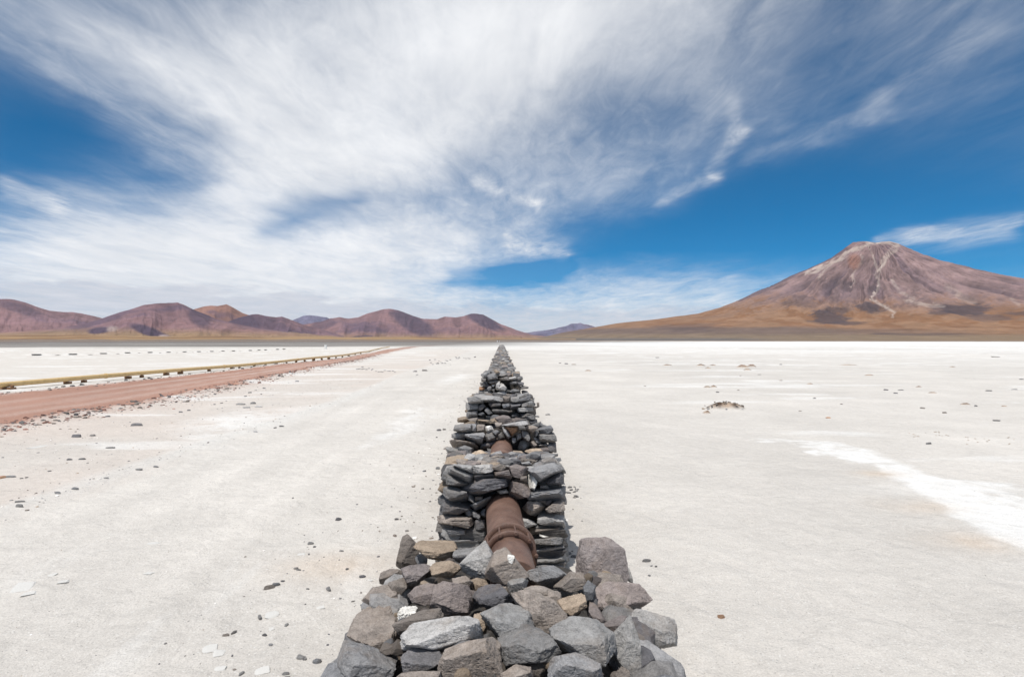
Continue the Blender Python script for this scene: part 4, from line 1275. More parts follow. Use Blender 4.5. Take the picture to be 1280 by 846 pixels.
wallB = empty('stone_wall', (0, 8.9, 0), 'second wall length, broad and broken, rounded pipe top showing among rubble', 'stone wall', G_WALL)
YB = 8.5
topB = lambda y: .93
core(wallB, YB + .2, 9.35, .60, .56, lambda y: .83, 25)
FACE_B = [
    ([(205, 85), (345, 70), (355, 130), (300, 145), (195, 125)], 'grey'), ([(175, 145), (295, 145), (290, 205), (185, 195)], 'grey'), ([(300, 160), (455, 145), (470, 170), (440, 245), (300, 195)], 'grey'),
    ([(355, 75), (390, 75), (390, 135), (360, 130)], 'grey'), ([(400, 80), (465, 75), (465, 120), (405, 130)], 'brown'), ([(480, 90), (520, 85), (535, 120), (500, 145), (480, 130)], 'white'),
    ([(470, 175), (530, 150), (565, 185), (555, 210), (490, 230)], 'dark'), ([(430, 270), (470, 235), (575, 215), (570, 245), (510, 290), (440, 285)], 'dark'), ([(540, 140), (580, 125), (605, 140), (570, 175)], 'grey'),
    ([(580, 180), (620, 140), (640, 190), (590, 215)], 'dark'), ([(625, 100), (655, 110), (700, 190), (680, 200), (640, 150)], 'grey'), ([(660, 100), (750, 95), (760, 130), (710, 170)], 'orange'),
    ([(710, 175), (750, 165), (745, 230), (720, 245)], 'grey'), ([(755, 150), (795, 145), (795, 195), (755, 215)], 'grey'), ([(795, 130), (850, 140), (875, 190), (850, 230), (800, 185)], 'dark'),
    ([(820, 80), (890, 75), (935, 105), (890, 150), (850, 125)], 'brown'), ([(570, 20), (630, 0), (690, 10), (720, 45), (640, 70), (585, 50)], 'purple'), ([(640, 80), (760, 50), (840, 40), (850, 70), (720, 90)], 'grey'),
    ([(865, 45), (910, 40), (920, 75), (880, 75)], 'dark'), ([(830, 0), (910, 0), (915, 35), (860, 35)], 'dark'), ([(945, 110), (985, 85), (1060, 85), (1075, 125), (1070, 150), (955, 150)], 'grey'),
    ([(945, 165), (1000, 155), (1090, 160), (1105, 215), (1080, 235), (960, 225)], 'grey'), ([(1035, 245), (1100, 240), (1105, 300), (1080, 320), (1035, 310)], 'dark'), ([(945, 250), (1030, 250), (1035, 275), (950, 265)], 'grey'),
    ([(160, 215), (200, 205), (390, 240), (410, 285), (330, 260), (180, 260)], 'brown'), ([(915, 130), (950, 140), (930, 180), (910, 190)], 'grey'), ([(905, 195), (925, 190), (960, 240), (935, 245)], 'grey'), ([(870, 230), (900, 220), (935, 265), (900, 280)], 'brown'),
    ([(235, 20), (300, 5), (330, 40), (240, 60)], 'tan'), ([(320, 30), (400, 20), (400, 60), (340, 65)], 'brown'), ([(400, 30), (560, 45), (560, 60), (410, 65)], 'tan'), ([(560, 65), (620, 70), (610, 100), (570, 95)], 'brown'),
]
for poly, tn in FACE_B:
    rock_px(poly, y=YB + random.uniform(-.03, .06) + (.35 if poly[0][1] < 60 else 0), tn=tn, parent=wallB, thick=1.3, rough=.06, grow=1.05, ridge=random.uniform(.1, .8), flat=random.random() < .45, cham=1, **B7)
for (x, zc, L, hh) in courses(-.72, .74, 0, .55):
    stone(wallB, (x, YB + .08, zc), (L, .2, hh), (0, random.uniform(-.08, .08), random.uniform(-.1, .1)))
side_faces(wallB, YB + .05, 9.35, .70, .66, topB, 300)
side_faces(wallB, 9.35, 10.1, .60, .58, lambda y: .82, 300)
core(wallB, 9.3, 10.15, .52, .5, lambda y: .74, 27)
top_stones(wallB, YB + .25, 9.3, .58, lambda y: .84, .2)
top_stones(wallB, 9.3, 10.05, .5, lambda y: .76, .2)

wallC = empty('stone_wall', (0, 10.6, 0), 'third wall length, tall squared face of long flat grey slabs', 'stone wall', G_WALL)
YC = 10.1
topC = lambda y: 1.17 if y < 11.2 else max(.55, 1.17 - (y - 11.2) * .6)
core(wallC, YC + .2, 11.3, .48, .48, lambda y: 1.07, 35)
C7 = dict(off=(540, 440), sc=7.111)
FACE_C = [
    ([(315, 405), (400, 395), (475, 415), (450, 450), (320, 455)], 'light'), ([(395, 400), (545, 395), (610, 440), (480, 440)], 'grey'), ([(320, 460), (410, 455), (405, 515), (315, 520)], 'grey'),
    ([(310, 525), (400, 520), (405, 570), (310, 575)], 'grey'), ([(410, 480), (455, 462), (480, 485), (430, 525), (410, 515)], 'dark'), ([(455, 510), (490, 490), (545, 545), (500, 560)], 'grey'),
    ([(500, 455), (615, 450), (610, 485), (530, 500)], 'dark'), ([(550, 520), (600, 505), (735, 510), (700, 545), (560, 555)], 'dark'), ([(615, 450), (690, 440), (695, 490), (640, 505)], 'grey'),
    ([(700, 410), (775, 400), (775, 440), (700, 455)], 'grey'), ([(780, 415), (870, 390), (880, 440), (780, 455)], 'grey'), ([(700, 470), (800, 455), (770, 490), (705, 500)], 'dark'),
    ([(800, 465), (890, 440), (900, 485), (800, 490)], 'grey'), ([(760, 500), (895, 490), (900, 525), (770, 535)], 'grey'), ([(785, 570), (840, 535), (910, 540), (910, 590), (850, 600), (790, 590)], 'dark'),
    ([(700, 555), (775, 545), (775, 580), (720, 585)], 'grey'), ([(405, 545), (440, 530), (475, 555), (450, 570)], 'grey'), ([(630, 395), (690, 400), (690, 440), (635, 440)], 'brown'),
    ([(480, 570), (560, 560), (570, 590), (500, 595)], 'grey'), ([(860, 610), (915, 605), (920, 640), (870, 640)], 'grey'), ([(900, 480), (945, 484), (945, 494), (900, 492)], 'dark'), ([(932, 450), (950, 446), (955, 490), (938, 488)], 'brown'),
]
for poly, tn in FACE_C:
    rock_px(poly, y=YC + random.uniform(-.03, .06), tn=tn, parent=wallC, thick=1.3, rough=.06, grow=1.05, ridge=random.uniform(.1, .8), flat=random.random() < .45, cham=1, **C7)
for (x, zc, L, hh) in courses(-.6, .56, 0, .85):
    stone(wallC, (x, YC + .08, zc), (L, .2, hh), (0, random.uniform(-.08, .08), random.uniform(-.1, .1)))
side_faces(wallC, YC + .05, 11.25, .58, .58, topC, 300)
top_stones(wallC, YC + .2, 11.2, .5, lambda y: 1.09, .2)
cj = Joined()
side_faces(wallC, 11.25, 17, .6, .6, topC, 50, joined=cj)
core(wallC, 11.2, 17.1, .52, .52, lambda y: topC(y) - .12, 45)
top_stones(wallC, 11.3, 16.9, .5, lambda y: topC(y) - .1, .22, cj, 70)
cj.build('rubble_fill', wallC, wallC.location)

wallD = empty('stone_wall', (0, 17.6, 0), 'fourth wall length, ragged face with a dark hole and two white stones', 'stone wall', G_WALL)
YD = 17.0
core(wallD, YD + .35, 18.3, .46, .44, lambda y: 1.08, 55)
FACE_D = [
    ([(445, 190), (500, 180), (495, 225), (450, 230)], 'grey'), ([(440, 235), (480, 230), (480, 260), (440, 265)], 'dark'), ([(430, 270), (475, 265), (480, 300), (435, 300)], 'dark'), ([(420, 315), (470, 310), (465, 335), (420, 335)], 'orange'),
    ([(415, 345), (455, 340), (460, 370), (415, 375)], 'grey'), ([(415, 378), (510, 372), (510, 392), (415, 395)], 'grey'), ([(490, 210), (560, 195), (580, 235), (500, 250)], 'grey'), ([(590, 200), (670, 185), (660, 215), (600, 220)], 'grey'),
    ([(680, 230), (745, 215), (750, 240), (690, 245)], 'light'), ([(690, 260), (750, 255), (755, 285), (690, 290)], 'grey'), ([(750, 230), (790, 205), (800, 240), (760, 260)], 'dark'), ([(760, 270), (820, 265), (810, 295), (770, 300)], 'dark'),
    ([(780, 310), (850, 300), (850, 325), (790, 330)], 'dark'), ([(590, 300), (630, 280), (665, 320), (650, 350), (595, 340)], 'light'), ([(490, 320), (540, 290), (520, 350), (500, 350)], 'grey'), ([(530, 290), (560, 290), (545, 310)], 'white'),
    ([(525, 330), (555, 325), (550, 350)], 'white'), ([(545, 370), (640, 350), (660, 370), (560, 395)], 'light'), ([(690, 350), (740, 320), (780, 345), (720, 365)], 'grey'), ([(770, 375), (820, 365), (835, 385), (780, 395)], 'light'),
    ([(500, 255), (560, 245), (590, 260), (520, 285)], 'grey'), ([(600, 225), (680, 220), (690, 250), (630, 250)], 'dark'), ([(570, 265), (605, 262), (590, 340), (565, 330)], 'light'), ([(690, 370), (760, 365), (770, 390), (700, 395)], 'grey'),
    ([(560, 165), (600, 160), (600, 185), (560, 190)], 'tan'), ([(460, 350), (530, 345), (530, 370), (465, 372)], 'grey'), ([(800, 340), (840, 335), (845, 360), (800, 365)], 'dark'), ([(640, 330), (700, 340), (680, 365), (650, 360)], 'dark'),
]
for poly, tn in FACE_D:
    rock_px(poly, y=YD + random.uniform(-.05, .12), tn=tn, parent=wallD, level=3, thick=1.4, rough=.06, grow=1.06, ridge=random.uniform(.1, .8), **C7)
for (x, zc, L, hh) in courses(-.6, .6, 0, .55):
    stone(wallD, (x, YD + .12, zc), (L, .22, hh), (0, random.uniform(-.08, .08), random.uniform(-.1, .1)))
side_faces(wallD, YD + .1, 18.3, .56, .54, lambda y: 1.2, 300)
top_stones(wallD, YD + .3, 18.25, .46, lambda y: 1.10, .2)

wallE = empty('stone_wall', (0, 19, 0), 'long narrow stone wall running straight to a point at the horizon', 'stone wall', G_WALL)
ej = Joined()
topE = lambda y: 1.20
hwE = lambda y: float(np.interp(y, [18, 40, 110], [.36, .35, .30]))
core(wallE, 18.3, 112, .34, .28, lambda y: 1.1, 65)
nE = top_stones(wallE, 18.4, 34, hwE, lambda y: 1.12, .19, ej, 260, .12, .30)
side_faces(wallE, 18.35, 30, .40, .39, lambda y: 1.16, 36, joined=ej)
side_faces(wallE, 30, 112, .39, .33, lambda y: 1.16, 0, hmax=.2, joined=ej, lmax=.7)
top_stones(wallE, 34, 112, hwE, lambda y: 1.12 + .05 * math.sin(y * 1.3), .24, ej, 0, .16, .36)
ej.build('rubble_fill', wallE, wallE.location)

# ------------------------------------------------------------------ the rusty pipe under the wall
def tube(name, p0, p1, r, parent, mat, seg=64, inner=None, ring_noise=0.0):
    """A closed cylinder from p0 to p1; with `inner` an annular ring."""
    p0, p1 = np.array(p0, float), np.array(p1, float)
    a = p1 - p0; L = np.linalg.norm(a); a /= L
    b1 = np.cross(a, (0, 0, 1.0)); b1 /= np.linalg.norm(b1); b2 = np.cross(b1, a)
    th = np.linspace(0, 2 * np.pi, seg, endpoint=False)
    circ = np.cos(th)[:, None] * b1 + np.sin(th)[:, None] * b2
    bev = min(.004, L * .2)
    prof = [(0, r - bev), (bev, r), (L - bev, r), (L, r - bev)]
    if inner is not None:
        prof = [(0, inner)] + prof + [(L, inner), (0, inner)]
    V = []
    for t, rr in prof:
        V.append(p0 + a * t + circ * rr)
    V = np.concatenate(V)
    Fq = grid_faces(len(prof), seg, True)
    bm = bmesh.new()
    vs_ = [bm.verts.new(tuple(x)) for x in V]
    for f in Fq:
        try: bm.faces.new([vs_[i] for i in f])
        except ValueError: pass
    if inner is None:
        bm.faces.new(vs_[:seg]); bm.faces.new(vs_[-seg:][::-1])
    bmesh.ops.remove_doubles(bm, verts=bm.verts, dist=1e-6)
    bmesh.ops.recalc_face_normals(bm, faces=bm.faces)
    me = bpy.data.meshes.new(name)
    bm.to_mesh(me); bm.free()
    me.materials.append(mat)
    for p in me.polygons:
        p.use_smooth = len(p.vertices) == 4
    o = link(name, me, parent)
    return o

pipe = empty('iron_pipe', (0, 0, 0), 'rusted brown iron pipe with a bolted flange joint running under the stone wall', 'pipe')
pA, pB = np.array((.087, 3.84, .552)), np.array((.018, 5.43, .545))
ax = (pB - pA) / np.linalg.norm(pB - pA)
jt = pA + ax * (4.42 - 3.84) / ax[1]
RP = .166
tube('pipe_section', jt + ax * .02, pB + ax * 2.2, RP, pipe, M_RUST)
tube('pipe_section', pA, jt - ax * .01, RP * .985, pipe, M_RUST)
tube('pipe_section', np.array((.0, 7.6, .545)), np.array((.0, 10.7, .55)), RP, pipe, M_RUST)
tube('gland', jt - ax * .075, jt + ax * .05, RP + .012, pipe, M_RUST, inner=RP - .01)
tube('flange_ring', jt + ax * .052, jt + ax * .076, RP + .047, pipe, M_RUST, inner=RP - .012)
tube('flange_ring', jt - ax * .115, jt - ax * .088, RP + .040, pipe, M_RUST, inner=RP - .012)
b1 = np.cross(ax, (0, 0, 1.0)); b1 /= np.linalg.norm(b1); b2 = np.cross(b1, ax)
for k in range(10):
    a = 2 * math.pi * (k + .5) / 10 + math.pi / 2 + .10
    rr = RP + .030
    q = jt + (b1 * math.cos(a) + b2 * math.sin(a)) * rr
    bo = tube('bolt', q - ax * .125, q + ax * .084, .0085, pipe, M_RUST, 12)
    tube('nut', q - ax * .140, q - ax * .116, .017, bo, M_RUST, 6)

# ------------------------------------------------------------------ the ochre pipeline beside the road
PL = [(-8, -24.2), (10, -23.2), (25.2, -22.2), (34.8, -20.95), (48, -20.45), (62.6, -20.35), (80, -21.1), (100, -23.4), (130, -28.0), (170, -33.5)]
pl = empty('pipeline', (-22, 25, 0), 'long ochre yellow pipeline lying just above the ground beside the red road', 'pipeline')
def sweep(name, pts, r, parent, mat, seg=20):
    pts = np.array(pts, float)
    d = np.gradient(pts, axis=0); d /= np.linalg.norm(d, axis=1)[:, None]
    s = np.cross(d, (0, 0, 1.0)); s /= np.linalg.norm(s, axis=1)[:, None]
    t = np.cross(s, d)
    th = np.linspace(0, 2 * np.pi, seg, endpoint=False)
    V = pts[:, None, :] + r * (np.cos(th)[None, :, None] * s[:, None, :] + np.sin(th)[None, :, None] * t[:, None, :])
    V = V.reshape(-1, 3) - np.array(parent.location)
    return link(name, mesh_np(name, V, grid_faces(len(pts), seg, True), mat), parent)
ys = np.linspace(-8, 170, 240)
xs = np.interp(ys, [a for a, _ in PL], [b for _, b in PL])
xs = np.convolve(np.pad(xs, 8, mode='edge'), np.ones(17) / 17, mode='valid')
PZ = .24
pz = PZ + .03 * np.sin(ys * .23)
for a0, a1 in ((0, 61), (60, 121), (120, 240)):
    sweep('pipe_length', np.stack([xs[a0:a1], ys[a0:a1], pz[a0:a1]], 1), .118, pl, M_YELLOW)
def pl_at(y):
    return float(np.interp(y, ys, xs)), float(np.interp(y, ys, pz))
def y_at_u(u):
    q = [abs(project(np.array([[pl_at(y)[0], y, .2]]))[0][0] - u) for y in np.linspace(12, 140, 1200)]
    return float(np.linspace(12, 140, 1200)[int(np.argmin(q))])
for u in (132, 280, 372):
    y = y_at_u(u); x, z = pl_at(y)
    x2, z2 = pl_at(y + .06)
    o = tube('collar', np.array((x, y - .05, z)) - np.array(pl.location), np.array((x2, y + .07, z2)) - np.array(pl.location), .14, pl, M_YELLOW, 24)
sup = None
for i, u in enumerate((10, 84, 105, 160, 178, 208, 226, 262, 290, 300, 318, 332, 346, 358, 370, 381, 392, 402, 411, 420, 428, 436, 444, 451)):
    y = y_at_u(u); x, z = pl_at(y)
    big = i == 0
    lab = ['weathered timber support block at the open near end of the ochre pipeline', 'small dark support block under the ochre pipeline before its collar', 'dark stub of support block under the ochre pipeline just before its collar', 'flat dark support block under the ochre pipeline just past its collar'][i] if i < 4 else 'dark support block under the far stretch of the ochre pipeline'
    t = empty('support_block', (x, y, gz(x, y)), lab, 'support block', 'support blocks under the ochre pipeline')
    def blk(name, c, d, m, rz=0.0):
        bm = bmesh.new()
        bmesh.ops.create_cube(bm, size=1)
        bmesh.ops.scale(bm, vec=d, verts=bm.verts)
        bmesh.ops.bevel(bm, geom=bm.edges[:], offset=.012, segments=1, affect='EDGES')
        for v_ in bm.verts:
            v_.co += Vector((random.uniform(-.012, .012) for _ in range(3)))
        bmesh.ops.transform(bm, matrix=Matrix.Translation(c) @ Matrix.Rotation(rz, 4, 'Z'), verts=bm.verts)
        me = bpy.data.meshes.new(name); bm.to_mesh(me); bm.free(); me.materials.append(m)
        return link(name, me, t)
    zt = z - .118 - gz(x, y)
    w = .62 if big else random.choice((.1, .14, .2, .3))
    blk('sleeper', (0, 0, zt / 2 - .01), (w, .2 if not big else .3, max(zt, .08)), M_WOOD, random.uniform(-.15, .15))
    if big or random.random() < .3: blk('wedge', (w * .36, 0, zt + .035), (.10, .12, .09), M_WOOD, random.uniform(-.3, .3))

# ------------------------------------------------------------------ loose stones on the ground, each where the photograph has it
LOOSE = [
    # u, v, width px, height px, tone, label
    (170.5, 530.5, 17, 5, 'dark', 'long dark slab lying alone on pale grit below the red road'),
    (96, 543.5, 15, 5.5, 'dark', 'wide dark stone on pale grit with a smaller dark stone beside it'),
    (116, 542.5, 8, 4.5, 'dark', 'compact dark stone next to a wider dark one below the road'),
    (138, 559, 12, 2.5, 'dark', 'thin dark sliver of stone on the pinkish grit'),
    (48, 556, 12, 6, 'pale', 'whitish rounded stone on the pinkish grit near the road'),
    (103, 573.5, 9, 3, 'grey', 'flat grey stone on pinkish grit, the longer of a near pair'),
    (87, 574, 7, 3, 'dark', 'short dark stone on pinkish grit, beside a longer flat grey one'),
    (2, 595, 7, 6, 'orange', 'small orange stone at the edge of view beside a thin grey sliver'),
    (12, 595, 14, 3, 'grey', 'long thin grey sliver beside a small orange stone'),
    (24, 634, 11, 6, 'grey', 'grey stone at the start of the pale berm'),
    (25, 629, 12, 2.5, 'grey', 'thin grey flake just above the grey stone at the start of the pale berm'),
    (72, 617, 9, 4, 'grey', 'first of two grey stones close together on the pale berm'), (94, 612.5, 9, 3.5, 'grey', 'second of two grey stones close together on the pale berm'),
    (133, 599.5, 6, 3, 'grey', None), (174, 587, 8, 4, 'grey', 'grey stone on the pale berm with a thin chip behind it'), (195, 583, 7, 2.5, 'grey', None), (62, 588, 3.4, 3, 'dark', None), (33, 596, 3, 2.5, 'dark', None), (27, 597, 3, 2.5, 'dark', None),
    (226, 514, 6, 3, 'grey', None), (236, 512, 6, 2.5, 'dark', None),
    (316.6, 503, 10, 4, 'grey', 'thickest of four flat grey slabs lying together past the salt patch'), (301, 504.7, 15, 2.8, 'grey', 'long thin one of four flat grey slabs lying together past the salt patch'),
    (308, 509, 12, 2.4, 'light', 'palest of four flat grey slabs lying together past the salt patch'), (323, 508, 12, 3, 'light', 'slab nearest the salt patch among four flat grey slabs'),
    (352, 530.7, 5.5, 4.5, 'dark', 'dark upright stone on the edge of the white salt patch'), (344, 533.5, 4, 2.6, 'dark', 'low dark stone beside the upright one at the salt patch edge'),
    (324, 538, 5, 4.6, 'pale', 'pale broken stone at the near edge of the salt patch'), (319, 539.5, 8, 2.6, 'light', 'flat pale flake leaning by the broken stone at the salt patch'),
    (312.4, 490, 5, 3, 'dark', None), (307, 495, 3.6, 2, 'dark', None), (319.5, 487.5, 3, 1.6, 'grey', None), (326.5, 492.6, 3, 1.4, 'dark', None), (330, 485, 5, 2, 'grey', None), (371.5, 475.8, 6.5, 2.6, 'grey', None),
    (271.6, 486, 6.5, 4, 'red', 'dark red clod, biggest lump on the road edge'), (268, 504, 3, 4, 'dark', None), (277, 503, 3, 2.5, 'dark', None), (283, 500.5, 2.2, 2, 'dark', None),
    (422.5, 646.5, 7.5, 5.5, 'dark', 'chunky dark stone on the track side of the wall debris'), (388.4, 678, 8, 5, 'grey', 'grey wedge stone on the pale track by a tiny pebble'), (393, 682.5, 4, 3, 'dark', None),
    (376.7, 692.5, 10, 3, 'pale', None), (386, 693, 4, 2.5, 'dark', None), (336.7, 733.7, 14, 8, 'brown', 'brown spindle-shaped stone on the pale track beside a thin flake'), (345.5, 731, 11, 7, 'grey', 'thin grey flake alongside the brown spindle-shaped stone'),
    (353.5, 727, 4, 4, 'dark', None), (410.8, 734.6, 10, 6.5, 'grey', 'rough grey stone standing by itself between track and heap'), (324.4, 771, 12, 7, 'grey', 'smooth oval grey stone beside a big white flake'),
    (282.5, 794, 9, 5.5, 'brown', 'brown stone of a touching pair on the pale track'), (292, 790.5, 8, 5.5, 'dark', 'dark stone of a touching pair on the pale track'), (358, 780, 7, 4.5, 'light', 'small light grey oval stone on the pale track'),
    (375.3, 819.5, 11, 9, 'grey', 'grey wedge stone touching a smaller one near the heap'), (381.7, 821.5, 8, 5, 'light', 'smaller light grey stone touching a grey wedge near the heap'),
    (302, 842, 9, 5, 'light', None), (357, 842, 10, 5, 'light', None), (373, 713, 7, 2.4, 'grey', None), (331, 793, 7, 5, 'dark', None), (434, 709, 4, 4, 'dark', None), (426.7, 688.7, 6, 2.4, 'grey', None), (384.6, 736.6, 5, 2.2, 'grey', None),
    (328, 838, 19, 9, 'pale', 'white tilted flake casting a black sliver of shadow'), (339.5, 767, 17, 8, 'pale', 'large white flake beside the smooth oval grey stone'), (274, 815, 14, 10, 'pale', 'white flake on the track, twin of a longer one'),
    (262.5, 809, 18, 11, 'pale', 'long white flake on the track, next to its twin'), (275.6, 835.5, 14, 6, 'pale', None), (400.6, 758.4, 11, 3.4, 'pale', None), (339.5, 786, 6, 4, 'pale', None),
    (29, 730, 22, 13, 'pale', 'broadest white flake, on the smooth pale track'), (36, 740, 16, 6, 'pale', 'low white flake touching the broadest one on the track'), (79, 726, 12, 6, 'pale', 'white flake with a dark edge on the smooth track'),
    (192, 679, 12, 3, 'pale', None), (66, 718, 9, 4, 'pale', None), (186, 715, 12, 4, 'pale', None), (366, 622, 3.6, 2.2, 'grey', None),
    (548.4, 534.8, 7, 7, 'dark', 'dark cube of stone by itself close to the wall'), (555.5, 536, 6, 2.6, 'dark', 'dark crumbs beside the cube of stone close to the wall'), (559, 559, 9, 6, 'brown', 'brown stone lying against the wall foot'), (552, 604, 9, 5, 'grey', None), (547, 585, 6, 4, 'grey', None),
    (807.6, 699.5, 11, 5, 'dark', 'dark stone on bare sand behind the upright slab of the heap'), (820, 707, 3.6, 3, 'dark', None), (814.5, 706.5, 4, 2.4, 'grey', None), (811.5, 718, 3.4, 3, 'grey', None), (711, 690, 8, 5, 'grey', None), (717, 694, 9, 4, 'grey', None),
    (901.5, 768, 10, 8, 'orange', 'rusty orange stone alone on the bare sand'), (1035, 520.5, 5.5, 4.5, 'orange', 'small rusty orange stone far out on the flat beyond the salt tongue'),
    (1161, 553.7, 7.5, 3.4, 'grey', 'grey stone beyond the tip of the white salt tongue'), (1246, 524.7, 11, 2.4, 'dark', 'thin dark slab alone on the far flat'), (1181, 514.7, 8, 3, 'brown', None), (1153, 509, 5, 3, 'brown', None),
    (1107.5, 487, 7, 2.2, 'dark', None), (1119.5, 490.7, 8, 2, 'dark', None), (1125.5, 487, 10, 1.8, 'dark', None), (1236, 487.5, 11, 1.8, 'dark', None), (1220, 506.5, 6, 2.6, 'dark', None), (1277, 473, 7, 2, 'dark', None), (1245, 445.5, 13, 2.4, 'dark', None), (1268, 486, 9, 1.6, 'grey', None),
    (822, 447, 7, 1.8, 'dark', None), (976, 455, 5, 1.6, 'dark', None), (897, 490, 5, 2.2, 'dark', None), (923, 487, 3, 2, 'brown', None), (949, 467.5, 5, 1.6, 'dark', None), (925.5, 469, 3, 1.6, 'brown', None), (976, 475, 6, 2, 'brown', None),
    (700, 453.5, 4, 2, 'dark', None), (708, 454, 6, 2.6, 'dark', None), (717, 455, 7, 2, 'brown', None), (806, 482, 3, 2, 'brown', None), (1018, 497, 4, 2, 'dark', None), (1000, 513, 3, 2, 'brown', None), (1052, 505, 4, 1.6, 'brown', None),
    (519, 463, 6, 5, 'dark', 'blocky dark stone of the pair by the red road'), (531, 462.5, 9, 3.6, 'dark', 'wider dark stone of the pair by the red road'), (521.5, 468, 3, 2, 'dark', None), (453, 458.5, 4, 2, 'dark', None),
    (685, 517, 8, 3.5, 'grey', 'flat grey stone lying beside the third wall length'), (671, 520, 7, 3, 'grey', 'smaller flat grey stone at the foot of the third wall length'), (651, 483, 4, 2.4, 'dark', None),
]
for i in range(8): LOOSE.append((447 + i * 2.8 + random.uniform(-1, 1), 461 + random.uniform(-1, 1), random.uniform(2, 4), random.uniform(1.4, 2.2), 'dark', None))
for i in range(9): LOOSE.append((470 + i * 3 + random.uniform(-1, 1), 463.6 + random.uniform(-1, 1), random.uniform(2, 4), random.uniform(1.4, 2.2), 'dark', None))
for i in range(16): LOOSE.append((540 + random.uniform(-3, 24), 451 + random.uniform(-3, 5), random.uniform(1.6, 3.2), random.uniform(1.2, 2), 'dark', None))
for i in range(12): LOOSE.append((578 + random.uniform(-10, 16), 446.5 + random.uniform(-1, 1.2), random.uniform(1.8, 3.4), random.uniform(1.2, 1.8), 'dark', None))
for i in range(14): LOOSE.append((715 + random.gauss(0, 5), 614 + random.gauss(0, 5), random.uniform(3, 6), random.uniform(2, 3.6), random.choice(('grey', 'dark')), None))
for i in range(16): LOOSE.append((1140 + random.uniform(-4, 46), 541 + random.uniform(-2, 4), random.uniform(1.6, 3), random.uniform(.9, 1.4), 'tan', None))
for i in range(14): LOOSE.append((1204 + random.uniform(-4, 66), 546 + random.uniform(-3, 9), random.uniform(1.6, 3), random.uniform(.9, 1.4), 'tan', None))

G_LOOSE = 'loose stones scattered on the salt flat'
G_DEB = {}
def loose_label(u, v):
    if 535 <= u <= 610 and v < 460: return 'tiny dark stone in the loose string between road and far wall', 'stones strung out between road and far wall'
    if 440 <= u < 535 and v < 475: return 'tiny dark stone in the line beside the far red road', 'stones lined up beside the far road'
    if 695 <= u <= 735 and 590 <= v <= 640: return 'small grey stone in the spill at the wall foot', 'stones spilled at the wall foot'
    if u > 1130 and 535 <= v <= 560: return 'small brown stone in the scatter beyond the salt tongue', 'stones scattered beyond the salt tongue'
    if u > 690 and v < 535: return 'small stone far out on the open white flat', 'small stones on the open white flat'
    if u > 690: return 'small stone on bare sand beside the heap', 'small stones on bare sand beside the heap'
    if u < 300 and v > 660 or u < 480 and v > 630: return 'small stone or flake scattered on the smooth pale track', 'small stones on the pale track'
    if u > 480: return 'small stone lying along the wall foot', 'small stones along the wall foot'
    return 'small stone on the gritty ground between track and road', 'small stones between track and road'

def ground_stone(u, v, w, h, tn, lab):
    q = px_ground(u, v + h * .4)
    z0 = gz(q[0], q[1])
    y = q[1]
    W = w * y / F * (.9 if y < 12 else .78)
    Hh = h * y / F * .85
    tilt = math.atan2(CAMZ, y)
    flat = tn == 'pale'
    if flat:
        dep = max(Hh / math.sin(tilt) * .9, W * .4); ht = .008 + .02 * W
    else:
        if y > 30: Hh *= .75
        ht = max(.42 * Hh / math.cos(tilt), min(Hh / math.cos(tilt), W * .45))
        dep = min(max((Hh - ht * math.cos(tilt)) / math.sin(tilt), W * .35), W * 1.3)
    n = 'salt_flake' if flat else 'loose_stone'
    a, g = loose_label(u, v)
    big = W * F / y > 6
    me = random.choice(FLAKES) if flat else random.choice(LUMPS4)
    o = link(n, me, None, (q[0], q[1], z0 + ht * (.20 if not flat else .15)), (random.uniform(-.06, .06), random.uniform(-.06, .06), random.uniform(-.25, .25) if w > 1.8 * h else random.uniform(0, 6.28)), (W / 2, dep / 2, ht / 2 * 1.15))
    if lab and ('spindle' in lab or 'flake' in lab and flat):
        o.rotation_euler = (random.uniform(-.1, .1), random.uniform(-.1, .1), random.uniform(.2, .55))
    cc = tone(tn)
    o.color = tuple(min(.7, c_ * 1.25 + .035) for c_ in cc[:3]) + (1,)
    tag(o, lab or a, 'flake' if flat else 'stone', G_LOOSE if lab else g)
    return o
for row in LOOSE:
    ground_stone(*row)

# red and dark stones pushed up along the near edge of the road
G_EDGE = 'dark red stones along the road edge'
for i in range(80):
    y = 14 + 46 * random.random() ** 1.6
    x = float(interp(ROAD_IN, y)) + random.gauss(.15, .45)
    w = random.uniform(.05, .15) * (1 + (y - 14) / 90)
    o = link('loose_stone', random.choice(LUMPS), None, (x, y, gz(x, y) + w * .1), (random.uniform(-.4, .4), random.uniform(-.4, .4), random.uniform(0, 6.28)), (w / 2, w * .4, w * .3))
    o.color = tone(random.choice(('red', 'red', 'dark', 'brown')))
    tag(o, 'dark reddish stone in the ragged line along the near road edge', 'stone', G_EDGE)
# a few along the far edge, by the pipeline
for i in range(26):
    y = 20 + 40 * random.random()
    x = float(interp(ROAD_OUT, y)) - random.uniform(-.1, .9)
    w = random.uniform(.08, .2)
    o = link('loose_stone', random.choice(LUMPS), None, (x, y, gz(x, y) + w * .1), (random.uniform(-.4, .4), random.uniform(-.4, .4), random.uniform(0, 6.28)), (w / 2, w * .4, w * .3))
    o.color = tone(random.choice(('dark', 'brown', 'dark')))
    tag(o, 'dark stone in the scatter between pipeline and road', 'stone', 'stones between pipeline and road')

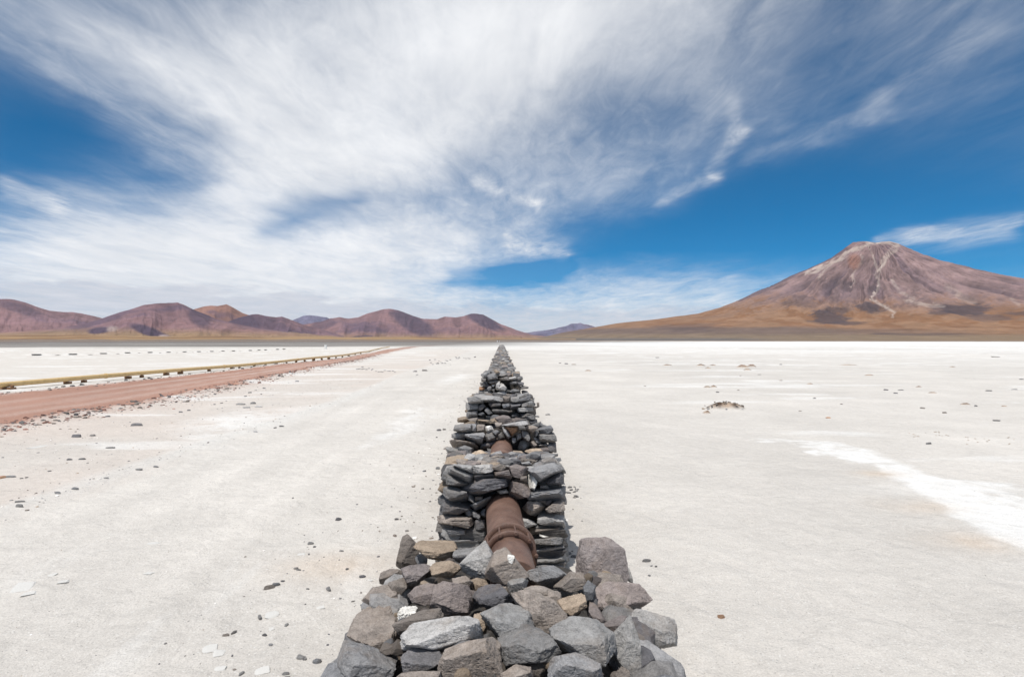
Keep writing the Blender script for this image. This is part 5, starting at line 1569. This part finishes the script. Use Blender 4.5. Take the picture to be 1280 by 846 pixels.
# grit nobody could count
gr = Joined()
def scatter(n, fx, smin, smax, tones):
    for _ in range(n):
        x, y = fx()
        s = random.uniform(smin, smax) * (random.random() ** 1.5 + .35)
        gr.add((x, y, gz(x, y) + s * .08), (s, s * random.uniform(.5, 1), s * random.uniform(.3, .7)), tn=random.choice(tones))
scatter(900, lambda: (float(random.gauss(.1, .5)) + 0, 0), 0, 0, ['dark']) if False else None
def near_edge():
    y = 13 + 70 * random.random() ** 1.7
    return float(interp(ROAD_IN, y)) + random.gauss(.2, .55), y
def far_edge():
    y = 18 + 60 * random.random() ** 1.5
    return float(interp(ROAD_OUT, y)) + random.gauss(-.2, .4), y
def pink():
    y = 6.5 + 30 * random.random() ** 1.8
    return random.uniform(-12.5, -6.0), y
def wallside():
    y = 3 + 30 * random.random() ** 1.6
    return -(.75 + abs(random.gauss(0, .55))), y
def wallside_r():
    y = 4.5 + 20 * random.random() ** 1.6
    return .72 + abs(random.gauss(0, .22)), y
def trackline():
    y = 3.2 + 14 * random.random() ** 1.4
    return -2.0 + random.gauss(0, .28) - .1, y
def berm():
    y = 6 + 22 * random.random() ** 1.4
    return -6.1 - .25 * math.sin(y * .21) + random.gauss(0, .25), y
def track():
    y = 2.5 + 9 * random.random() ** 1.3
    return random.uniform(-6, -1.2), y
def right():
    y = 2.5 + 14 * random.random() ** 1.3
    return random.uniform(1.1, 14), y
scatter(2600, near_edge, .03, .12, ['red', 'red', 'dark', 'brown'])
scatter(500, far_edge, .03, .12, ['dark', 'brown', 'red'])
scatter(1300, pink, .012, .045, ['brown', 'grey', 'purple', 'light', 'tan', 'pale'])
scatter(700, wallside, .010, .055, ['grey', 'dark', 'brown', 'pale'])
scatter(200, wallside_r, .010, .04, ['grey', 'dark', 'brown', 'pale'])
scatter(260, trackline, .006, .022, ['grey', 'pale', 'pale', 'brown', 'dark'])
scatter(240, berm, .012, .04, ['grey', 'pale', 'light', 'brown'])
scatter(500, track, .005, .014, ['pale', 'pale', 'light', 'grey', 'tan'])
scatter(240, right, .005, .013, ['pale', 'light', 'tan', 'grey'])
g_ = gr.build('gravel')
tag(g_, 'fine grit and pebbles scattered over the salt flat', kind='stuff')

# ------------------------------------------------------------------ low mounds on the flat
def mound(u, v, w, h, label, col_top, group=None, seed=0, crest=.7, name='mound'):
    q = px_ground(u, v)
    y = q[1]
    W, Hh = w * y / F, max(h * y / F, .03)
    dep = W * .55
    ns, nt_ = 26, 48
    rr = np.linspace(0, 1, ns); th = np.linspace(0, 2 * np.pi, nt_, endpoint=False)
    RR, TH = np.meshgrid(rr, th, indexing='ij')
    x = RR * np.cos(TH) * W / 2; yy = RR * np.sin(TH) * dep / 2
    n = fbm(p3((x * 3 / W * 2).ravel(), (yy * 3 / W * 2).ravel(), seed), 4, seed).reshape(x.shape)
    z = Hh * (1 - RR ** 2.2) ** 1.4 * (1 + .45 * n)
    # a broken lip of dark crust along the crest that faces the camera
    lip = np.exp(-((yy / dep + .10 + .22 * n) / .17) ** 2) * sstep(1, .75, RR)
    z = z + lip * Hh * .22 - .01
    C = np.tile(SAND, (x.size, 1))
    C = mixc(C, alb(192, 164, 138), (sstep(.95, .5, RR) * .8).ravel())
    C = mixc(C, col_top, (lip * np.clip(.6 + 1.6 * n, 0, 1) * crest * 1.2).ravel())
    z0 = gz(q[0], q[1])
    V = np.stack([x.ravel(), yy.ravel(), z.ravel()], 1)
    o = link(name, mesh_np(name, V, grid_faces(ns, nt_, True), M_GROUND, np.clip(C, .01, .9)), None, (q[0], q[1], z0 - .004))
    tag(o, label, 'mound', group)
    return o
DK, BR = alb(84, 66, 54), alb(120, 84, 66)
big_mound = mound(906, 511, 56, 8, 'largest low sandy mound on the white flat, with a dark broken crest', DK, None, 3, 1.0)
mq = np.array(big_mound.location)
for i in range(34):                 # broken clods of dark crust along its crest
    t_ = random.uniform(-.48, .42)
    W_ = 60 * mq[1] / F
    zc = 8.5 * mq[1] / F * (1 - abs(2 * t_) ** 2.2) ** 1.4
    w = random.uniform(.03, .10)
    o = link('clod', random.choice(LUMPS), big_mound, (t_ * W_, -.08 * W_ + random.gauss(0, .14) - .1 * max(0, t_), zc + .01), (random.uniform(-.4, .4), random.uniform(-.4, .4), random.uniform(0, 6)), (w * .5, w * .3, w * .2))
    o.color = tone(random.choice(('brown', 'brown', 'tan')))
mound(883, 517, 12, 4, 'little brown hump in front of the largest sandy mound', BR, None, 4)
G_M = 'low mounds on the far white flat'
for i, (u, v, w, h, c, lab) in enumerate([
    (928, 459.5, 20, 5, BR, 'reddish mound in the far row, in front of a second reddish one'), (939, 458.3, 14, 4.5, BR, 'reddish mound in the far row, behind its reddish neighbour'), (934, 462, 12, 2.5, DK, 'thin dark mound just below the two reddish mounds'),
    (876, 457.3, 14, 3.2, DK, 'grey mound in the far row next to a flatter one'), (891, 456.6, 10, 2, DK, 'flatter grey mound in the far row'), (885, 460.2, 9, 2.2, DK, 'small dark hump just below the grey mounds of the far row'), (834, 457, 15, 2.2, DK, 'lone flat hump at the end of the far row of mounds'),
    (884, 484.6, 12, 3, DK, 'pale hump with a dark top, paired with a darker one'), (892, 484.3, 10, 3.6, DK, 'darker hump with a rough top, paired with a pale one'), (1206, 505.4, 16, 3.4, DK, 'flat mound with a dark cap out beyond the salt tongue'), (1148, 483.5, 10, 2, BR, None), (1165, 491, 14, 2, BR, None), (1012, 480, 10, 2, BR, None), (1086, 469, 14, 2, BR, None), (735, 464, 10, 2, BR, None), (1190, 459, 10, 1.6, DK, None), (1060, 456, 26, 1.4, DK, None), (1255, 508, 10, 2, BR, None),
]):
    mound(u, v, w, h * .75, lab or 'faint brown hump on the far white flat', c, G_M if lab else 'faint humps on the far white flat', 10 + i, .6)

# the row of dark diggings beyond the pipeline: a scooped pit with a banked back wall
G_P = 'row of dark diggings across the white flat'
pits = [(47, 445.2, 14), (92, 444.2, 12), (130, 443, 10), (160, 442, 8), (188, 441.3, 7), (211, 440.7, 6), (231, 440, 6), (249, 439.7, 6), (265, 439.4, 5.5), (279, 439, 5), (292, 438.8, 5), (313, 438.3, 5), (324, 438, 4.5), (332, 437.8, 4.5), (347, 437.4, 4.5), (355, 437.2, 4.5)]
for i, (u, v, w) in enumerate(pits):
    q = px_ground(u, v); y = q[1]
    W = w * y / F * .9; Hh = max(2.0, w * .2) * y / F * (1.0 if i < 5 else .8)
    lab = ['first and widest dark digging in the row beyond the pipeline', 'second dark digging in the row beyond the pipeline', 'third dark digging in the row beyond the pipeline', 'fourth dark digging in the row beyond the pipeline'][i] if i < 4 else 'small dark digging in the far part of the row beyond the pipeline'
    t = empty('digging', (q[0], y, gz(q[0], y)), lab, 'digging', G_P)
    # white spoil bank with a notch cut out of its front
    nu, nv = 40, 10
    a = np.linspace(-1, 1, nu); b = np.linspace(0, 1, nv)
    A, B = np.meshgrid(a, b, indexing='xy')
    bank = Hh * 1.25 * np.exp(-(A * 1.15) ** 2 * 1.2)
    prof = np.sin(np.pi * B) ** .7
    nn = fbm(p3((A * 3).ravel(), (B * 3).ravel(), i), 3, i).reshape(A.shape)
    x = A * W * 1.7; yy = (B - .2) * W * .9; z = bank * prof * (1 + .25 * nn) - .02
    o = link('spoil_bank', mesh_np('spoil_bank', np.stack([x.ravel(), yy.ravel(), z.ravel()], 1), grid_faces(nv, nu), M_GROUND, np.tile(alb(240, 235, 228), (x.size, 1))), t)
    # the dark exposed face, a lens of dug mud standing in front of the bank
    d_, Fc = ico(3)
    V = d_ * np.array((W / 2, W * .18, Hh * .62))
    V[:, 2] = np.where(V[:, 2] > 0, V[:, 2] * .12, V[:, 2] * (1 - d_[:, 0] ** 2)) + Hh * .62
    V[:, 1] -= W * .16
    V += .03 * W * np.stack([fbm(d_ * 3 + i, 3, i), fbm(d_ * 3 + i, 3, i + 4), .3 * fbm(d_ * 3 + i, 3, i + 8)], 1)
    link('dug_mud', mesh_np('dug_mud', V, Fc, M_ROCKS, np.tile(np.array((.17, .165, .16)), (len(V), 1))), t)

# ------------------------------------------------------------------ far small things by the road's end
def box_part(name, parent, c, d, m):
    bm = bmesh.new(); bmesh.ops.create_cube(bm, size=1); bmesh.ops.scale(bm, vec=d, verts=bm.verts)
    bmesh.ops.translate(bm, vec=c, verts=bm.verts)
    me = bpy.data.meshes.new(name); bm.to_mesh(me); bm.free(); me.materials.append(m)
    return link(name, me, parent)
q = px_depth(623, 427.0, 700.0)
hut = empty('hut', (q[0], q[1], 0), 'tiny white hut far off beyond the end of the wall', 'hut')
box_part('wall', hut, (0, 0, 1.1), (3.4, 3, 2.2), M_WHITE); box_part('roof', hut, (0, 0, 2.35), (3.9, 3.5, .22), M_WOOD); box_part('door', hut, (.4, -1.52, .95), (.9, .06, 1.9), M_WOOD)
q = px_ground(407, 436.5)
po = empty('marker_post', (q[0], q[1], 0), 'pale square marker post standing beyond the far road', 'marker post')
box_part('post', po, (0, 0, .5), (.45, .45, 1.0), M_WHITE); box_part('cap', po, (0, 0, 1.04), (.55, .55, .08), M_WHITE)

# ------------------------------------------------------------------ the air
def haze():
    m = bpy.data.materials.new('haze_air'); m.use_nodes = True
    nt = m.node_tree; nt.nodes.clear()
    o_ = nt.nodes.new('ShaderNodeOutputMaterial'); p = nt.nodes.new('ShaderNodeVolumePrincipled')
    p.inputs['Color'].default_value = (.74, .84, 1.0, 1)
    p.inputs['Density'].default_value = 1.0e-5
    p.inputs['Anisotropy'].default_value = .2
    nt.links.new(p.outputs[0], o_.inputs['Volume'])
    bm = bmesh.new(); bmesh.ops.create_cube(bm, size=1)
    bmesh.ops.scale(bm, vec=(64000, 64000, 1760), verts=bm.verts)
    bmesh.ops.translate(bm, vec=(0, 0, 872), verts=bm.verts)
    me = bpy.data.meshes.new('haze'); bm.to_mesh(me); bm.free(); me.materials.append(m)
    tag(link('haze', me), 'thin bluish air over the plain', kind='stuff')
haze()
